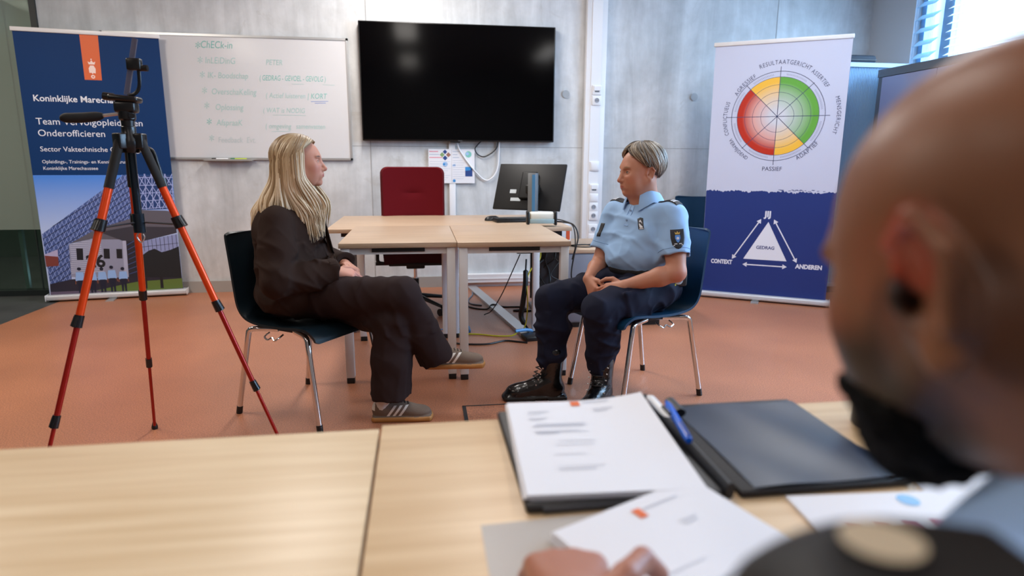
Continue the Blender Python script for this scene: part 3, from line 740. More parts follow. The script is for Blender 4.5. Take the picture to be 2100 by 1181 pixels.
# ---- school tables, left and right of the seam
def leg_table(name, label, x0, x1, y0, y1, zt, group, legs=True, th=.025):
    t = thing(name, label, 'table', ((x0 + x1) / 2, (y0 + y1) / 2, 0), 0, group)
    hx, hy = (x1 - x0) / 2, (y1 - y0) / 2
    MB().box(-hx, hx, -hy, hy, zt - th, zt, bev=.0015).build('tabletop', M_WOODB, t)
    fr = MB().box(-hx + .02, hx - .02, -hy + .02, -hy + .045, zt - th - .035, zt - th).box(-hx + .02, hx - .02, hy - .045, hy - .02, zt - th - .035, zt - th)
    fr.box(-hx + .02, -hx + .045, -hy + .02, hy - .02, zt - th - .035, zt - th).box(hx - .045, hx - .02, -hy + .02, hy - .02, zt - th - .035, zt - th).build('apron_frame', M_WHITE, t)
    MB().box(-hx * .45, hx * .45, -hy + .015, -hy + .22, zt - th - .022, zt - th - .004).build('underside_tray', M_BLACK, t)
    for sx in (-1, 1):
        for sy in (-1, 1):
            cx, cy = sx * (hx - .030), sy * (hy - .030)
            lg = MB().box(cx - .022, cx + .022, cy - .022, cy + .022, .03, zt - th, bev=.004).build('leg', M_WHITE, t)
            MB().box(cx - .02, cx + .02, cy - .02, cy + .02, 0, .03, bev=.003).build('foot_cap', M_BLACK, lg)
    return t
leg_table('classroom_table', 'pale wooden table between the two women, the one on the left of the seam', -.412, .180, 3.215, 4.075, .74, 'narrow tables between the two women')
leg_table('classroom_table', 'pale wooden table between the two women, the one beside the officer', .183, .776, 3.195, 4.075, .74, 'narrow tables between the two women')
# ---- height adjustable desk against the wall side
dk = thing('office_desk', 'long pale wooden desk standing across behind the two narrow tables', 'desk', (.20, 4.58, 0))
MB().box(-.795, .795, -.50, .50, .695, .72, bev=.0015).build('desktop', M_WOODB, dk)
MB().box(-.70, .70, -.04, .04, .63, .69).box(-.72, -.66, -.35, .35, .655, .695).box(.66, .72, -.35, .35, .655, .695).build('support_frame', mat('desk_frame_dark', '#2b2c30', .5), dk)
m_dl = mat('desk_leg_grey', '#5b5a5e', .45)
for sx in (-1, 1):
    lg = MB().box(sx * .69 - .045, sx * .69 + .045, -.03, .03, .03, .40, bev=.004).box(sx * .69 - .036, sx * .69 + .036, -.024, .024, .40, .66).build('lift_column', m_dl, dk)
    MB().box(sx * .69 - .04, sx * .69 + .04, -.34, .34, 0, .03, bev=.006).build('foot', m_dl, lg)
MB().box(-.55, -.53, -.2, .2, .60, .69).build('crank_rail', M_BLACK, dk)

# ---- red office chair
oc = thing('office_chair', 'dark red upholstered office chair behind the long desk', 'office chair', (-.05, 4.88, 0), R_(2))
m_red = mat('red_upholstery', '#5c0410', .9, spec=.2, bump=(240, .12))
m_redd = mat('dark_red_seat', '#3a050c', .9, bump=(240, .12))
def back(u, v):
    x = (u - .5) * .50; z = .52 + v * .58
    r = .055
    # rounded-rectangle outline
    ex = max(0, abs(x) - (.25 - r)); ez = max(0, abs(z - .81) - (.29 - r))
    if ex > 0 and ez > 0:
        L = math.hypot(ex, ez)
        if L > r: x = math.copysign(.25 - r + ex * r / L, x); z = .81 + math.copysign(.29 - r + ez * r / L, z - .81)
    y = .27 + .045 * (abs(x) / .25) ** 2 * -1 - .05 * ((z - .78)) ** 2 * 4 + .014 * math.exp(-(x / .07) ** 2 - ((z - .90) / .028) ** 2)
    return (x, y, z)
MB().grid(back, 40, 48, thick=-.055).build('backrest', m_red, oc)
MB().tube(spline([(-.06, .335, .93), (0, .34, .925), (.06, .335, .93)]), .003, 6).box(-.07, .07, .333, .34, .90, .925).build('backrest_grip', mat('dark_red_trim', '#3c060c', .8), oc)
def seat(u, v):
    x = (u - .5) * .50; y = -.25 + v * .48
    return (x * (1 - .06 * (1 - v)), y, .475 + .012 * math.cos((u - .5) * 3) - .03 * max(0, .25 - v) * 4 * max(0, .25 - v))
MB().grid(seat, 16, 16, thick=.07).build('seat', m_redd, oc)
MB().box(-.20, .20, -.18, .20, .375, .405, bev=.01).box(-.07, .07, -.10, .12, .34, .38, bev=.01).tube([(-.30, .0, .37), (.30, .0, .37)], .014).tube([(-.03, .12, .39), (0, .3, .40), (0, .335, .52), (0, .33, .70)], .018, flat=(2.2, .6, (1, 0, 0))).build('mechanism', M_BLACK, oc)
for sx in (-1, 1):
    MB().tube(spline([(sx * .18, 0, .37), (sx * .275, 0, .38), (sx * .285, 0, .45), (sx * .285, 0, .585)]), .014).build('armrest_post', M_BLACK, oc)
    MB().tube([(sx * .285, -.12, .60), (sx * .285, .13, .60)], .02, flat=(1.6, .7, (0, 0, 1))).build('armrest', M_BLACK, oc)
MB().cyl((0, 0, .10), (0, 0, .25), .026).cyl((0, 0, .25), (0, 0, .35), .014, mi=1).build('gas_lift', [M_BLACK, M_CHROME], oc)
for k in range(5):
    a = R_(72 * k + 20)
    lg = MB().tube([(0.02 * math.cos(a), .02 * math.sin(a), .115), (.30 * math.cos(a), .30 * math.sin(a), .07)], [.024, .015], flat=(1, .8, (0, 0, 1))).build('base_leg', M_BLACK, oc)
    cs = MB()
    c0 = Vector((.30 * math.cos(a), .30 * math.sin(a), .028)); tt = Vector((-math.sin(a), math.cos(a), 0))
    cs.cyl(c0 - tt * .026, c0 - tt * .006, .027).cyl(c0 + tt * .006, c0 + tt * .026, .027).cyl(c0 - tt * .008, c0 + tt * .008, .018).cyl(c0, c0 + Vector((0, 0, .045)), .007)
    cs.build('caster', M_BLACK, lg)

# ---- shell chairs
def make_chair(label, loc, rz, shell, leg_m, group):
    t = thing('stacking_chair', label, 'chair', loc, rz, group)
    prof = spline([(-.262, .835), (-.258, .80), (-.243, .66), (-.232, .56), (-.215, .485), (-.165, .443), (-.08, .428), (.04, .430), (.13, .438), (.19, .437), (.235, .415), (.245, .392)] and
                  [Vector((x, 0, z)) for x, z in ((-.272, .83), (-.268, .80), (-.248, .68), (-.232, .58), (-.212, .495), (-.165, .447), (-.08, .430), (.04, .430), (.14, .438), (.20, .436), (.242, .416), (.252, .396))], 5)
    n = len(prof) - 1
    def fn(u, v):
        k = u * n; i = min(int(k), n - 1); p = prof[i].lerp(prof[i + 1], k - i)
        s = (v - .5) * 2
        w = .215 + .012 * min(1, max(0, (u - .5) * 4))
        # rounded ends
        for e0 in (u, 1 - u):
            if e0 < .05: w *= 1 - .10 * ((.05 - e0) / .05) ** 2.2
        y = s * w
        up = max(0, 1 - u * 2.1)
        x = p.x + up * .028 * s * s
        z = p.z + (1 - up) * .016 * s * s * (1 if u < .8 else 1 - (u - .8) * 5)
        return (x, y, z)
    MB().grid(fn, n, 18, thick=.011).build('shell', shell, t)
    for sy in (-1, 1):
        for sx in (-1, 1):
            if sx > 0: pts = [(.05, sy * .14, .408), (.15, sy * .185, .408), (.172, sy * .195, .395), (.238, sy * .219, 0.006)]
            else: pts = [(-.05, sy * .14, .408), (-.15, sy * .185, .408), (-.178, sy * .192, .395), (-.252, sy * .219, 0.006)]
            pts = [Vector(p) for p in pts]
            q = spline(pts[:3], 5) + [pts[2].lerp(pts[3], k / 6) for k in range(1, 7)]
            lg = MB().tube(q, .0125, 12).build('leg', leg_m, t)
            MB().cyl(pts[3] - Vector((0, 0, .006)), pts[3] + (pts[2] - pts[3]).normalized() * .03, .0138, n=12).build('foot_glide', M_BLACK, lg)
    MB().box(-.16, .16, -.145, -.115, .402, .412).box(-.16, .16, .115, .145, .402, .412).box(-.02, .02, -.13, .13, .402, .412).build('seat_frame', M_BLACK, t)
    for sy in (-1, 1):
        MB().tube(spline([(-.04, sy * .20, .408), (-.045, sy * .225, .395), (-.02, sy * .232, .385), (0.0, sy * .225, .395), (.02, sy * .232, .385), (.035, sy * .225, .395), (.04, sy * .2, .408)], 6), .004, 8).build('linking_hook', M_CHROME, t)
    return t
m_shell = mat('dark_teal_shell', '#0e1c24', .36, spec=.5, bump=(300, .06))
make_chair('dark shell chair on chrome legs the blonde woman sits on', (-.52, 2.93, 0), R_(-34.5), m_shell, M_CHROME, 'shell chairs')
make_chair('shell chair coloured window-lit blue, on chrome legs, the uniformed woman sits on', (1.055, 2.95, 0), R_(200), mat('window_blue_shell', '#0d3856', .38, spec=.5, bump=(300, .06)), M_CHROME, 'shell chairs')  # same shell as the first chair, window's blue light put into its colour
make_chair('empty blue shell chair behind the wheel banner by the wall', (2.55, 5.42, 0), R_(-100), mat('window_blue_shell', '#11466e'), mat('white_chair_leg', '#b9cbdc', .35, .3), 'shell chairs')

# ---- monitor on its stand
mo = thing('computer_monitor', 'black computer monitor seen from behind on the long desk', 'monitor', (.80, 4.62, .72), R_(-31))
Mt = Matrix.Translation((0, 0, .245)) @ Matrix.Rotation(R_(-25), 4, 'X')
m_mon = mat('monitor_black', '#06080c', .5, spec=.3)
MB().box(-.262, .262, -.012, .008, -.185, .175, M=Mt, bev=.004).build('housing', m_mon, mo)
MB().box(-.255, .255, .0075, .0095, -.175, .168, M=Mt).build('screen', mat('tv_screen', '#020203'), mo)
MB().box(-.06, .06, -.045, -.012, -.11, .10, M=Mt, bev=.01).build('back_cover', m_mon, mo)
MB().box(.040, .100, -.145, -.085, .0, .345, bev=.004).build('stand_column', mat('stand_grey', '#7e8388', .4, .4), mo)
MB().box(.074, .096, -.1475, -.144, .02, .335).build('column_inlay', mat('stand_inlay_blue', '#4682b4', .35), mo)
MB().box(.0, .09, -.09, -.02, .20, .26, bev=.006).build('tilt_arm', M_BLACK, mo)
MB().box(-.07, .20, -.19, .02, 0, .012, bev=.004).build('stand_foot', M_BLACK, mo)
MB().box(-.145, -.095, -.0135, -.012, -.06, -.03, M=Mt).box(-.13, -.05, -.0135, -.012, -.12, -.095, M=Mt).build('label_sticker', mat('sticker_white', '#b9c4cc', .5), mo)
ms = thing('computer_mouse', 'black computer mouse on the desk left of the monitor', 'computer mouse', (.52, 4.60, .72), R_(20))
def mouse(u, v):
    a = (u - .5) * math.pi; x = math.sin(a) * .058; y = (v - .5) * 2 * .033 * math.cos(a) ** .5 if abs(a) < 1.57 else 0
    return (x, y, .001 + .034 * math.cos(a) ** .6 * max(0, 1 - (2 * (v - .5)) ** 2) ** .5 if abs(a) < 1.569 else .001)
MB().grid(mouse, 16, 12).build('shell', M_BLACK, ms)
MB().box(.015, .03, -.002, .002, .030, .034).build('scroll_wheel', M_GREYP, ms)
kb = thing('laptop', 'flat black closed laptop lying under the monitor on the desk', 'laptop', (.66, 4.50, .72), R_(8))
MB().box(-.14, .12, -.07, .07, .003, .020, bev=.004).build('body', M_BLACK, kb)
MB().box(-.135, .115, -.066, .066, .0205, .028, bev=.003).build('lid', M_BLACK, kb)
# ---- cylinder-shaped desk box in front of the monitor stand
pb = thing('power_outlet_box', 'cream rounded box with black end caps at the desk edge by the monitor', 'power box', (.80, 4.145, .742), R_(-4))
m_cream = mat('cream_cover', '#d9dad0', .4)
MB().box(-.085, .085, -.03, .05, .018, .075, bev=.018).build('cover', m_cream, pb)
MB().box(-.082, .082, -.034, .045, 0, .03, bev=.003).build('lower_body', mat('blue_grey_glass', '#9db4b8', .25), pb)
for sx in (-1, 1): MB().box(sx * .092 - .009, sx * .092 + .009, -.036, .056, -.012, .08, bev=.008).build('end_cap', M_BLACK, pb)

# ---- under the desk: computer, cables, cable duct, cabinet, papers
cp = thing('desktop_computer', 'dark grey computer hanging under the right end of the long desk', 'computer', (.86, 4.42, .0))
MB().box(-.05, .10, -.20, .22, .16, .60, bev=.006).build('case', mat('computer_case', '#3f4248', .5), cp)
MB().box(-.045, .095, -.204, -.199, .17, .59).build('rear_panel', mat('computer_rear', '#23252a', .5), cp)
MB().box(-.06, .11, -.15, -.13, .14, .69).box(-.06, .11, .13, .15, .14, .69).build('holder_strap', M_BLACK, cp)
dp = thing('power_supply_box', 'dark box clamped under the front of the long desk near the cables', 'power box', (.72, 4.25, .575))
MB().box(-.08, .10, -.06, .06, -.045, .045, bev=.008).build('case', mat('psu_black', '#2a2c31', .5), dp)
MB().box(-.12, -.08, -.05, .05, -.04, .04, bev=.006).build('plug_end', M_GREYP, dp)
duct = thing('floor_cable_duct', 'grey aluminium cable duct lying across the floor under the tables', 'cable duct', (.575, 4.79, 0), math.atan2(5.70 - 3.93, .445 - .70))
MB().prism([(-.89, 0), (.89, 0), (.89, .022), (-.89, .022)], -.042, .042).build('duct_cover', M_ALU, duct)
MB().box(-.92, -.80, -.05, .05, 0, .03, bev=.008).build('rubber_end', M_BLACK, duct)
lc = thing('low_cabinet', 'low grey cabinet with pale wooden top behind the seated officer', 'cabinet', (1.335, 4.48, 0))
m_lg = mat('cabinet_blue_grey', '#7d828f', .5)
MB().box(-.36, .36, -.30, .30, .04, .53).build('body', m_lg, lc)
MB().box(-.37, .37, -.31, .31, .53, .555, bev=.002).build('top', M_WOODB, lc)
MB().box(-.35, .35, -.28, .28, 0, .04).build('plinth', M_BLACK, lc)
d_ = MB().box(-.352, -.004, -.308, -.30, .05, .52, bev=.001).build('door', m_lg, lc); MB().box(-.03, -.02, -.318, -.308, .25, .36).build('handle', M_ALU, d_)
d_ = MB().box(.004, .352, -.308, -.30, .05, .52, bev=.001).build('door', m_lg, lc); MB().box(.02, .03, -.318, -.308, .25, .36).build('handle', M_ALU, d_)
bx = thing('carton', 'small white carton with red print on the low cabinet behind the desk end', 'box', (1.03, 4.62, .555))
MB().box(-.075, .075, -.05, .05, 0, .13).build('carton_body', M_PAPER, bx)
MB().box(.04, .068, -.0515, -.05, .02, .11).build('red_print', mat('red_print', '#d4552f', .5), bx)
# cables
cable('black_cable', 'black cable lying in loops on the pale top of the low cabinet', [(1.0, 4.42, .562), (1.08, 4.30, .560), (1.16, 4.27, .560), (1.22, 4.33, .560), (1.17, 4.40, .560), (1.06, 4.36, .562), (1.15, 4.34, .566), (1.24, 4.42, .560)], .004, M_CBLK)
cable('black_cable', 'black cable hanging from the right end of the desk down past the table leg', [(.86, 4.25, .745), (.95, 4.12, .75), (1.0, 4.05, .735), (1.025, 4.03, .66), (1.0, 4.02, .55), (.985, 4.03, .42), (1.0, 4.04, .3), (.98, 4.05, .2)], .005, M_CBLK)
cable('black_cable', 'black cable arching over the right corner of the desk behind the cream box', [(.82, 4.35, .735), (.90, 4.30, .755), (.97, 4.2, .75), (1.012, 4.12, .72), (1.02, 4.08, .6), (1.005, 4.1, .5)], .004, M_CBLK)
rr_ = random.Random(5)
for k in range(6):
    x0 = .80 + k * .028; pts = [(x0, 4.2 + .02 * k, .66)]
    for j in range(1, 6): pts.append((x0 + rr_.uniform(-.045, .05), 4.17 + rr_.uniform(-.04, .06), .66 - j * .085 + rr_.uniform(-.02, .02)))
    pts.append((x0 + .02 - .05 * (k % 2), 4.22, .17))
    cable('black_cable', 'black cable in the tangle hanging in front of the computer under the desk', pts, .0045 if k % 3 else .007, M_CBLK, 8, 'cables tangled under the desk')
cable('black_cable', 'thin black cable running slantwise from under the desk down to the floor duct', [(.66, 4.17, .53), (.62, 4.25, .40), (.56, 4.35, .22), (.50, 4.45, .08), (.45, 4.52, .030)], .004, M_CBLK)
cable('cable_sleeve', 'thick black cable bundle hanging under the desk down to the floor', [(.70, 4.15, .50), (.695, 4.14, .42), (.69, 4.12, .33), (.67, 4.10, .2), (.665, 4.12, .1), (.71, 4.05, .02)], [.006] * 10 + [.018] * 35 + [.008] * 6, M_CBLK)
cable('network_cable', 'yellow network cable running down along the thick black bundle', [(.80, 4.17, .58), (.795, 4.16, .50), (.74, 4.15, .44), (.70, 4.12, .36), (.70, 4.08, .22), (.69, 4.06, .1), (.67, 4.05, .035)], .0045, M_CYEL)
cable('network_cable', 'yellow network cable lying flat on the floor left of the duct end', [(.20, 4.10, .006), (.35, 4.08, .006), (.48, 4.02, .006), (.58, 4.00, .010), (.63, 4.02, .03)], .005, M_CYEL)
cable('network_cable', 'light blue cable with plug crossing the end of the floor duct', [(.60, 3.96, .05), (.64, 3.98, .05), (.70, 4.02, .04), (.78, 4.06, .012), (.84, 4.1, .006)], .011, M_CBLU)
cable('black_cable', 'black cable lying on the carpet in front of the floor duct', [(.15, 3.92, .006), (.25, 3.86, .006), (.40, 3.84, .006), (.52, 3.90, .006), (.60, 3.87, .006), (.66, 3.84, .006)], .006, M_CBLK)
cable('black_cable', 'black cable curling beside the upper part of the floor duct', [(.36, 5.50, .006), (.37, 5.2, .006), (.33, 5.0, .006), (.40, 4.85, .006), (.50, 4.80, .006), (.55, 4.86, .028), (.64, 4.86, .006), (.78, 4.84, .006), (.80, 4.76, .006), (.70, 4.73, .006), (.78, 4.70, .006), (.9, 4.72, .006)], .006, M_CBLK)
cable('grey_cable', 'grey cable looping near the wall end of the floor duct', [(.44, 5.55, .006), (.43, 5.35, .006), (.38, 5.15, .006), (.39, 5.0, .006), (.47, 4.93, .006)], .006, M_CGRY)
pl = thing('clear_plastic_tray', 'small blue-grey plastic frame lying on the floor under the table', 'tray', (.22, 4.16, 0))
MB().box(-.10, .10, -.012, .0, 0, .006).box(.09, .10, -.012, .09, 0, .02).box(-.10, .10, .08, .09, 0, .006).build('frame', M_CBLU, pl)

# ---- right-hand cabinets
m_tam = mat('tambour_pale_blue', '#8fb6d6', .35)
rc = thing('tambour_cabinet', 'tall pale roller-shutter cabinet behind the wheel banner', 'cabinet', (3.83, 5.30, 0))
MB().box(-.40, .40, -.22, .24, 1.94, 1.975).box(-.40, .40, -.22, .24, .06, .09).box(-.40, -.375, -.22, .24, .06, 1.95).box(.375, .40, -.22, .24, .06, 1.95).box(-.40, .40, .2, .24, .06, 1.95).build('carcass', mat('cabinet_light', '#a9c2d8', .4), rc)
sh = MB()
for k in range(48): sh.cyl((-.368 + k * .0145, -.195, .09), (-.368 + k * .0145, -.195, 1.94), .0078, n=6)
sh.build('roller_shutter', m_tam, rc)
MB().box(.325, .375, -.20, .19, .09, 1.94).build('shutter_recess', M_BLACK, rc)
MB().box(-.39, .39, -.20, .22, 0, .06).build('plinth', mat('plinth_grey', '#55606c', .5), rc)
bg = thing('folded_bag', 'dark folded bag lying on top of the roller-shutter cabinet', 'bag', (3.72, 5.26, 1.975))
MB().box(-.17, .17, -.11, .11, 0, .075, bev=.025).build('bag_body', mat('bag_navy', '#101b2b', .7), bg)
MB().box(-.165, .165, -.115, -.105, .03, .036).build('zip', M_BLACK, bg)
c2 = thing('glass_cabinet', 'grey cabinet with glossy front standing along the right wall', 'cabinet', (3.985, 4.35, 0))
MB().box(-.21, .23, -.62, .62, 1.84, 1.90).box(-.21, .23, -.62, .62, .0, .09).box(-.20, .23, .57, .62, .0, 1.86).box(-.20, .23, -.62, -.57, .0, 1.86).box(.19, .23, -.62, .62, 0, 1.86).build('carcass', mat('cabinet_grey_dark', '#59626b', .45), c2)
for y0 in (-.565, .003): 
    d_ = MB().box(-.207, -.195, y0, y0 + .562, .10, 1.835).build('glossy_door', mat('glossy_lilac_front', '#8f96b8', .12, spec=.7), c2)
    MB().box(-.215, -.207, y0 + (.52 if y0 < -.1 else .02), y0 + (.54 if y0 < -.1 else .04), .9, 1.1).build('handle', M_ALU, d_)

# ---- tripod
A_ = Vector((-.965, 2.341, 1.212)); Rt = .463; az0 = 235.75
tp = thing('tripod', 'camera tripod with orange legs and black pan head beside the blonde woman', 'tripod', (A_.x, A_.y, 0))
m_or = mat('orange_anodised', '#e2480f', .28, .35); m_or2 = mat('red_anodised', '#9a160b', .28, .35)
m_foam = mat('black_foam', '#0e0e10', .8); m_knob = mat('black_gloss_plastic', '#0b0d12', .3)
for az in (az0, az0 - 120, az0 + 120):
    a = R_(az); e = Vector((math.cos(a), math.sin(a), 0)); t_ = Vector((-math.sin(a), math.cos(a), 0))
    S = Vector((0, 0, A_.z)) + e * .035; Ft = e * Rt
    P = lambda f: S.lerp(Ft, f)
    lg = MB().tube([P(0), P(.13)], .0155, flat=(1.1, .9, e), n=14).tube([P(.13), P(.245)], .0130, n=14, mi=1).build('leg', [m_foam, m_or], tp)
    MB().tube([P(.225), P(.475)], .0118, n=14).tube([P(.02), P(.125)], .0140, n=14, mi=1).build('leg_section_upper', [m_or, m_foam], lg)
    MB().tube([P(.475), P(.725)], .0088, n=12).build('leg_section_middle', m_or2, lg)
    MB().tube([P(.725), P(.985)], .0062, n=12).build('leg_section_lower', m_or2, lg)
    for f, r in ((.228, .0185), (.475, .0145), (.725, .0118)):
        dn = (Ft - S).normalized(); c0 = P(f)
        MB().tube([c0 - dn * .020, c0 + dn * .020], r, n=14).tube([c0 + e * r * .6 - dn * .017, c0 + e * r * .9 + dn * .014], r * .7, flat=(1.3, .6, e)).build('leg_clamp', m_knob, lg)
    MB().lathe([(0, 0), (.012, 0), (.013, .01), (.009, .022), (.007, .03)], 14, M=Matrix.Translation(Ft)).build('rubber_foot', M_BLACK, lg)
    MB().tube([Vector((0, 0, .935)) + e * .015, P(.235)], .0052, flat=(1, .6, (0, 0, 1))).build('brace', mat('brace_blue_black', '#14202c', .35), lg)
    MB().box(-.014, .014, -.02, .02, -.03, .022, M=Matrix.Translation(S) @ Matrix.Rotation(a, 4, 'Z'), bev=.005).build('leg_hinge', m_knob, lg)
MB().cyl((0, 0, .905), (0, 0, 1.30), .0125).cyl((0, 0, .90), (0, 0, .965), .019).build('centre_column', mat('column_blue_black', '#10222f', .3, .4), tp)
MB().lathe([(0, 1.17), (.026, 1.17), (.034, 1.19), (.034, 1.215), (.022, 1.235), (.022, 1.255), (.016, 1.26)], 22).build('collar', m_knob, tp)
cr = MB().tube(spline([(.02, .01, 1.19), (.06, .015, 1.18), (.075, .015, 1.13), (.085, .015, 1.08)]), .006).build('crank_arm', m_knob, tp)
MB().tube([(.085, .015, 1.085), (.090, .015, 1.055)], .011).build('crank_knob', m_knob, cr)
MB().tube(spline([(0, 0, .905), (.012, 0, .885), (0, 0, .865), (-.012, 0, .885), (0, 0, .905)], 6), .003, 6).build('weight_hook', M_STEEL, tp)
hd = MB().lathe([(0, 1.245), (.019, 1.245), (.021, 1.275), (.026, 1.28), (.026, 1.305), (.020, 1.31), (0, 1.315)], 20).box(-.032, .034, -.024, .024, 1.30, 1.338, bev=.009).build('pan_head', m_knob, tp)
MB().box(-.046, .046, -.028, .028, 1.336, 1.356, M=Matrix.Translation((0, 0, 1.346)) @ Matrix.Rotation(R_(5), 4, 'Y') @ Matrix.Translation((0, 0, -1.346)), bev=.008).tube([(-.035, 0, 1.350), (-.066, 0, 1.354)], .013).build('camera_plate', m_knob, hd)
MB().tube([(.022, -.02, 1.29), (.028, -.034, 1.29)], .009).build('lock_knob', m_knob, hd)
hn = MB().tube([(-.02, 0, 1.298), (-.085, -.012, 1.288)], .0055).build('handle_rod', M_STEEL, hd)
MB().tube(spline([(-.070, -.010, 1.290), (-.09, -.013, 1.287), (-.13, -.02, 1.282), (-.180, -.028, 1.280), (-.192, -.030, 1.281)], 5), [.009, .010, .012, .013, .014, .015, .0155, .016, .0162, .0165, .0165, .0165, .0165, .0162, .016, .015, .012, .011, .010, .009, .006], 16).build('pan_handle', m_foam, tp)
ph = thing('phone_holder', 'small black phone clamp with clear bar on top of the tripod head', 'phone holder', (A_.x, A_.y, 1.357))
MB().tube(spline([(.010, 0, .0), (.032, 0, .006), (.048, 0, .03), (.052, 0, .085)], 5), .006, flat=(1, .7, (0, 1, 0))).build('support_arm', m_knob, ph)
MB().box(.018, .062, -.013, .013, .080, .118, bev=.005).cyl((.055, 0, .088), (.080, 0, .088), .010).build('clamp_body', m_knob, ph)
bar_m = Matrix.Translation((.030, 0, .098)) @ Matrix.Rotation(R_(14), 4, 'Y')
MB().box(-.008, .008, -.004, .004, -.10, .085, M=bar_m).build('clear_bar', mat('clear_grey_bar', '#6a6670', .2, alpha=.55), ph)

# ---- large tables in the foreground
M_GAP = mat('table_gap', '#5a4636', .6)
def big_table(label, x0, x1, y1):
    t = thing('meeting_table', label, 'table', ((x0 + x1) / 2, y1 - .40, 0), 0, 'large tables in the foreground')
    hx = (x1 - x0) / 2
    MB().box(-hx, hx, -.40, .40, .715, .74, bev=.0015).build('tabletop', M_WOODF, t)
    MB().box(-hx + .03, hx - .03, .35, .375, .68, .715).box(-hx + .03, hx - .03, -.375, -.35, .68, .715).box(-hx + .03, -hx + .055, -.37, .37, .68, .715).box(hx - .055, hx - .03, -.37, .37, .68, .715).build('apron_frame', M_WHITE, t)
    for sx in (-1, 1):
        for sy in (-1, 1):
            cx, cy = sx * (hx - .035), sy * .365
            lg = MB().box(cx - .022, cx + .022, cy - .022, cy + .022, .03, .715, bev=.004).build('leg', M_WHITE, t)
            MB().box(cx - .02, cx + .02, cy - .02, cy + .02, 0, .03).build('foot_cap', M_BLACK, lg)
big_table('pale wooden table in the foreground left of the seam', -1.47, -.0715, .937)
big_table('pale wooden table in the foreground under the papers and folder', -.0680, 1.33, .950)

# ---- folder, papers, pens, cup
TZ = .7402
fo_ = thing('document_folder', 'open black document folder with navy glossy pocket on the foreground table', 'folder', (.37, .82, TZ))
m_fold = mat('folder_black', '#121317', .45, bump=(500, .1)); m_pock = mat('navy_glossy_pocket', '#12233c', .38, spec=.4)
MB().box(-.255, -.005, -.155, .135, 0, .012, bev=.005).build('left_cover', m_fold, fo_)
MB().box(.015, .250, -.155, .130, 0, .010, bev=.004).build('right_cover', m_fold, fo_)
def pocket(u, v):
    x = .035 + u * .212; y = -.150 + v * .262
    return (x, y, .0112 + .002 * math.sin(u * 3.1) + .0012 * math.sin(u * 9 + v * 5))
MB().grid(pocket, 14, 14, thick=.0016).build('glossy_pocket', m_pock, fo_)
MB().tube(spline([(.0, .15, .012), (.0, .05, .013), (0, -.06, .013), (0, -.155, .012)]), .011, flat=(.55, 1.0, (0, 0, 1))).build('spine', mat('spine_dark', '#1c1f26', .5), fo_)
MB().tube([(.030, .115, .022), (.028, .065, .022)], .009, flat=(1, .8, (0, 0, 1))).box(.012, .035, .075, .105, .010, .016).build('pen_loop', M_BLACK, fo_)
MB().box(-.235, -.10, -.158, -.150, .002, .009, bev=.001).build('zip_edge', mat('zip_grey', '#34353a', .5), fo_)
M_INK = mat('ink_grey', '#b4b8c4', .6); M_ORP = mat('orange_print', '#dd6a35', .5); M_INKL = mat('ink_light', '#d3d5dd', .6)
def paper_stack(label, loc, rz, w_, h_, n, curl, prints):
    t = thing('paper_stack', label, 'papers', loc, rz)
    rs = random.Random(n)
    for k in range(n):
        a = rs.uniform(-.012, .012) * (1 if k < n - 1 else 0); ox, oy = rs.uniform(-.004, .004), rs.uniform(-.004, .004)
        if k == n - 1: ox = oy = 0
        def fn(u, v, k=k, a=a, ox=ox, oy=oy):
            x = (u - .5) * w_; y = (v - .5) * h_
            z = k * .0013 + curl(u, v) * (.6 + .4 * k / n)
            return (x * math.cos(a) - y * math.sin(a) + ox, x * math.sin(a) + y * math.cos(a) + oy, z)
        MB().grid(fn, 16, 16, thick=.0009).build('sheet', M_PAPER, t)
    top_ = (n - 1) * .0013
    F = Flat(lambda u, v, h: ((u - .5) * w_, (v - .5) * h_, top_ + curl(u, v) + .0004 + h)); F.h = .0003
    def seg(u0, u1, v, w2, mi):   # follows the curl
        k = max(2, int(abs(u1 - u0) * 16))
        for i in range(k):
            a_, b_ = u0 + (u1 - u0) * i / k, u0 + (u1 - u0) * (i + 1) / k
            F.poly([(a_, v - w2), (b_, v - w2), (b_, v + w2), (a_, v + w2)], mi)
    prints(F, seg)
    F.build('print', [M_INK, M_ORP, M_INKL], t)
    return t
def pr1(F, seg):
    seg(.46, .525, .955, .0315, 1)
    seg(.55, .74, .965, .004, 0)
    for v, a, b, m_ in ((.86, .13, .28, 0), (.84, .60, .70, 0), (.87, .60, .74, 0), (.83, .13, .22, 2), (.775, .13, .25, 0), (.755, .13, .22, 2), (.70, .16, .50, 0), (.685, .14, .52, 2), (.67, .14, .48, 2), (.62, .14, .44, 2), (.605, .14, .50, 2), (.59, .15, .30, 0), (.50, .28, .52, 2), (.46, .25, .50, 2), (.36, .22, .42, 2), (.24, .22, .5, 2), (.21, .22, .44, 0)):
        seg(a, b, v, .0035, m_)
paper_stack('white printed stack with orange emblem lying on the left half of the folder', (.236, .812, TZ + .0125), R_(-3), .222, .284, 6, lambda u, v: .004 * v * v + .045 * max(0, u - .45) ** 2 * v, pr1)
def pr2(F, seg):
    seg(.46, .515, .915, .03, 1); seg(.53, .78, .93, .003, 0)
    for v, a, b in ((.80, .62, .74), (.78, .62, .72), (.66, .1, .3), (.60, .1, .5), (.5, .12, .6), (.45, .12, .55)): seg(a, b, v, .004, 2)
paper_stack('white stack with orange emblem under the hand of the bald man', (.290, .512, TZ + .003), R_(23), .212, .297, 9, lambda u, v: .018 * max(0, v - .6) * u + .004 * (1 - v), pr2)
sl = thing('plastic_sleeve', 'translucent plastic sleeve sticking out under the paper stack by the hand', 'plastic sleeve', (.165, .53, TZ))
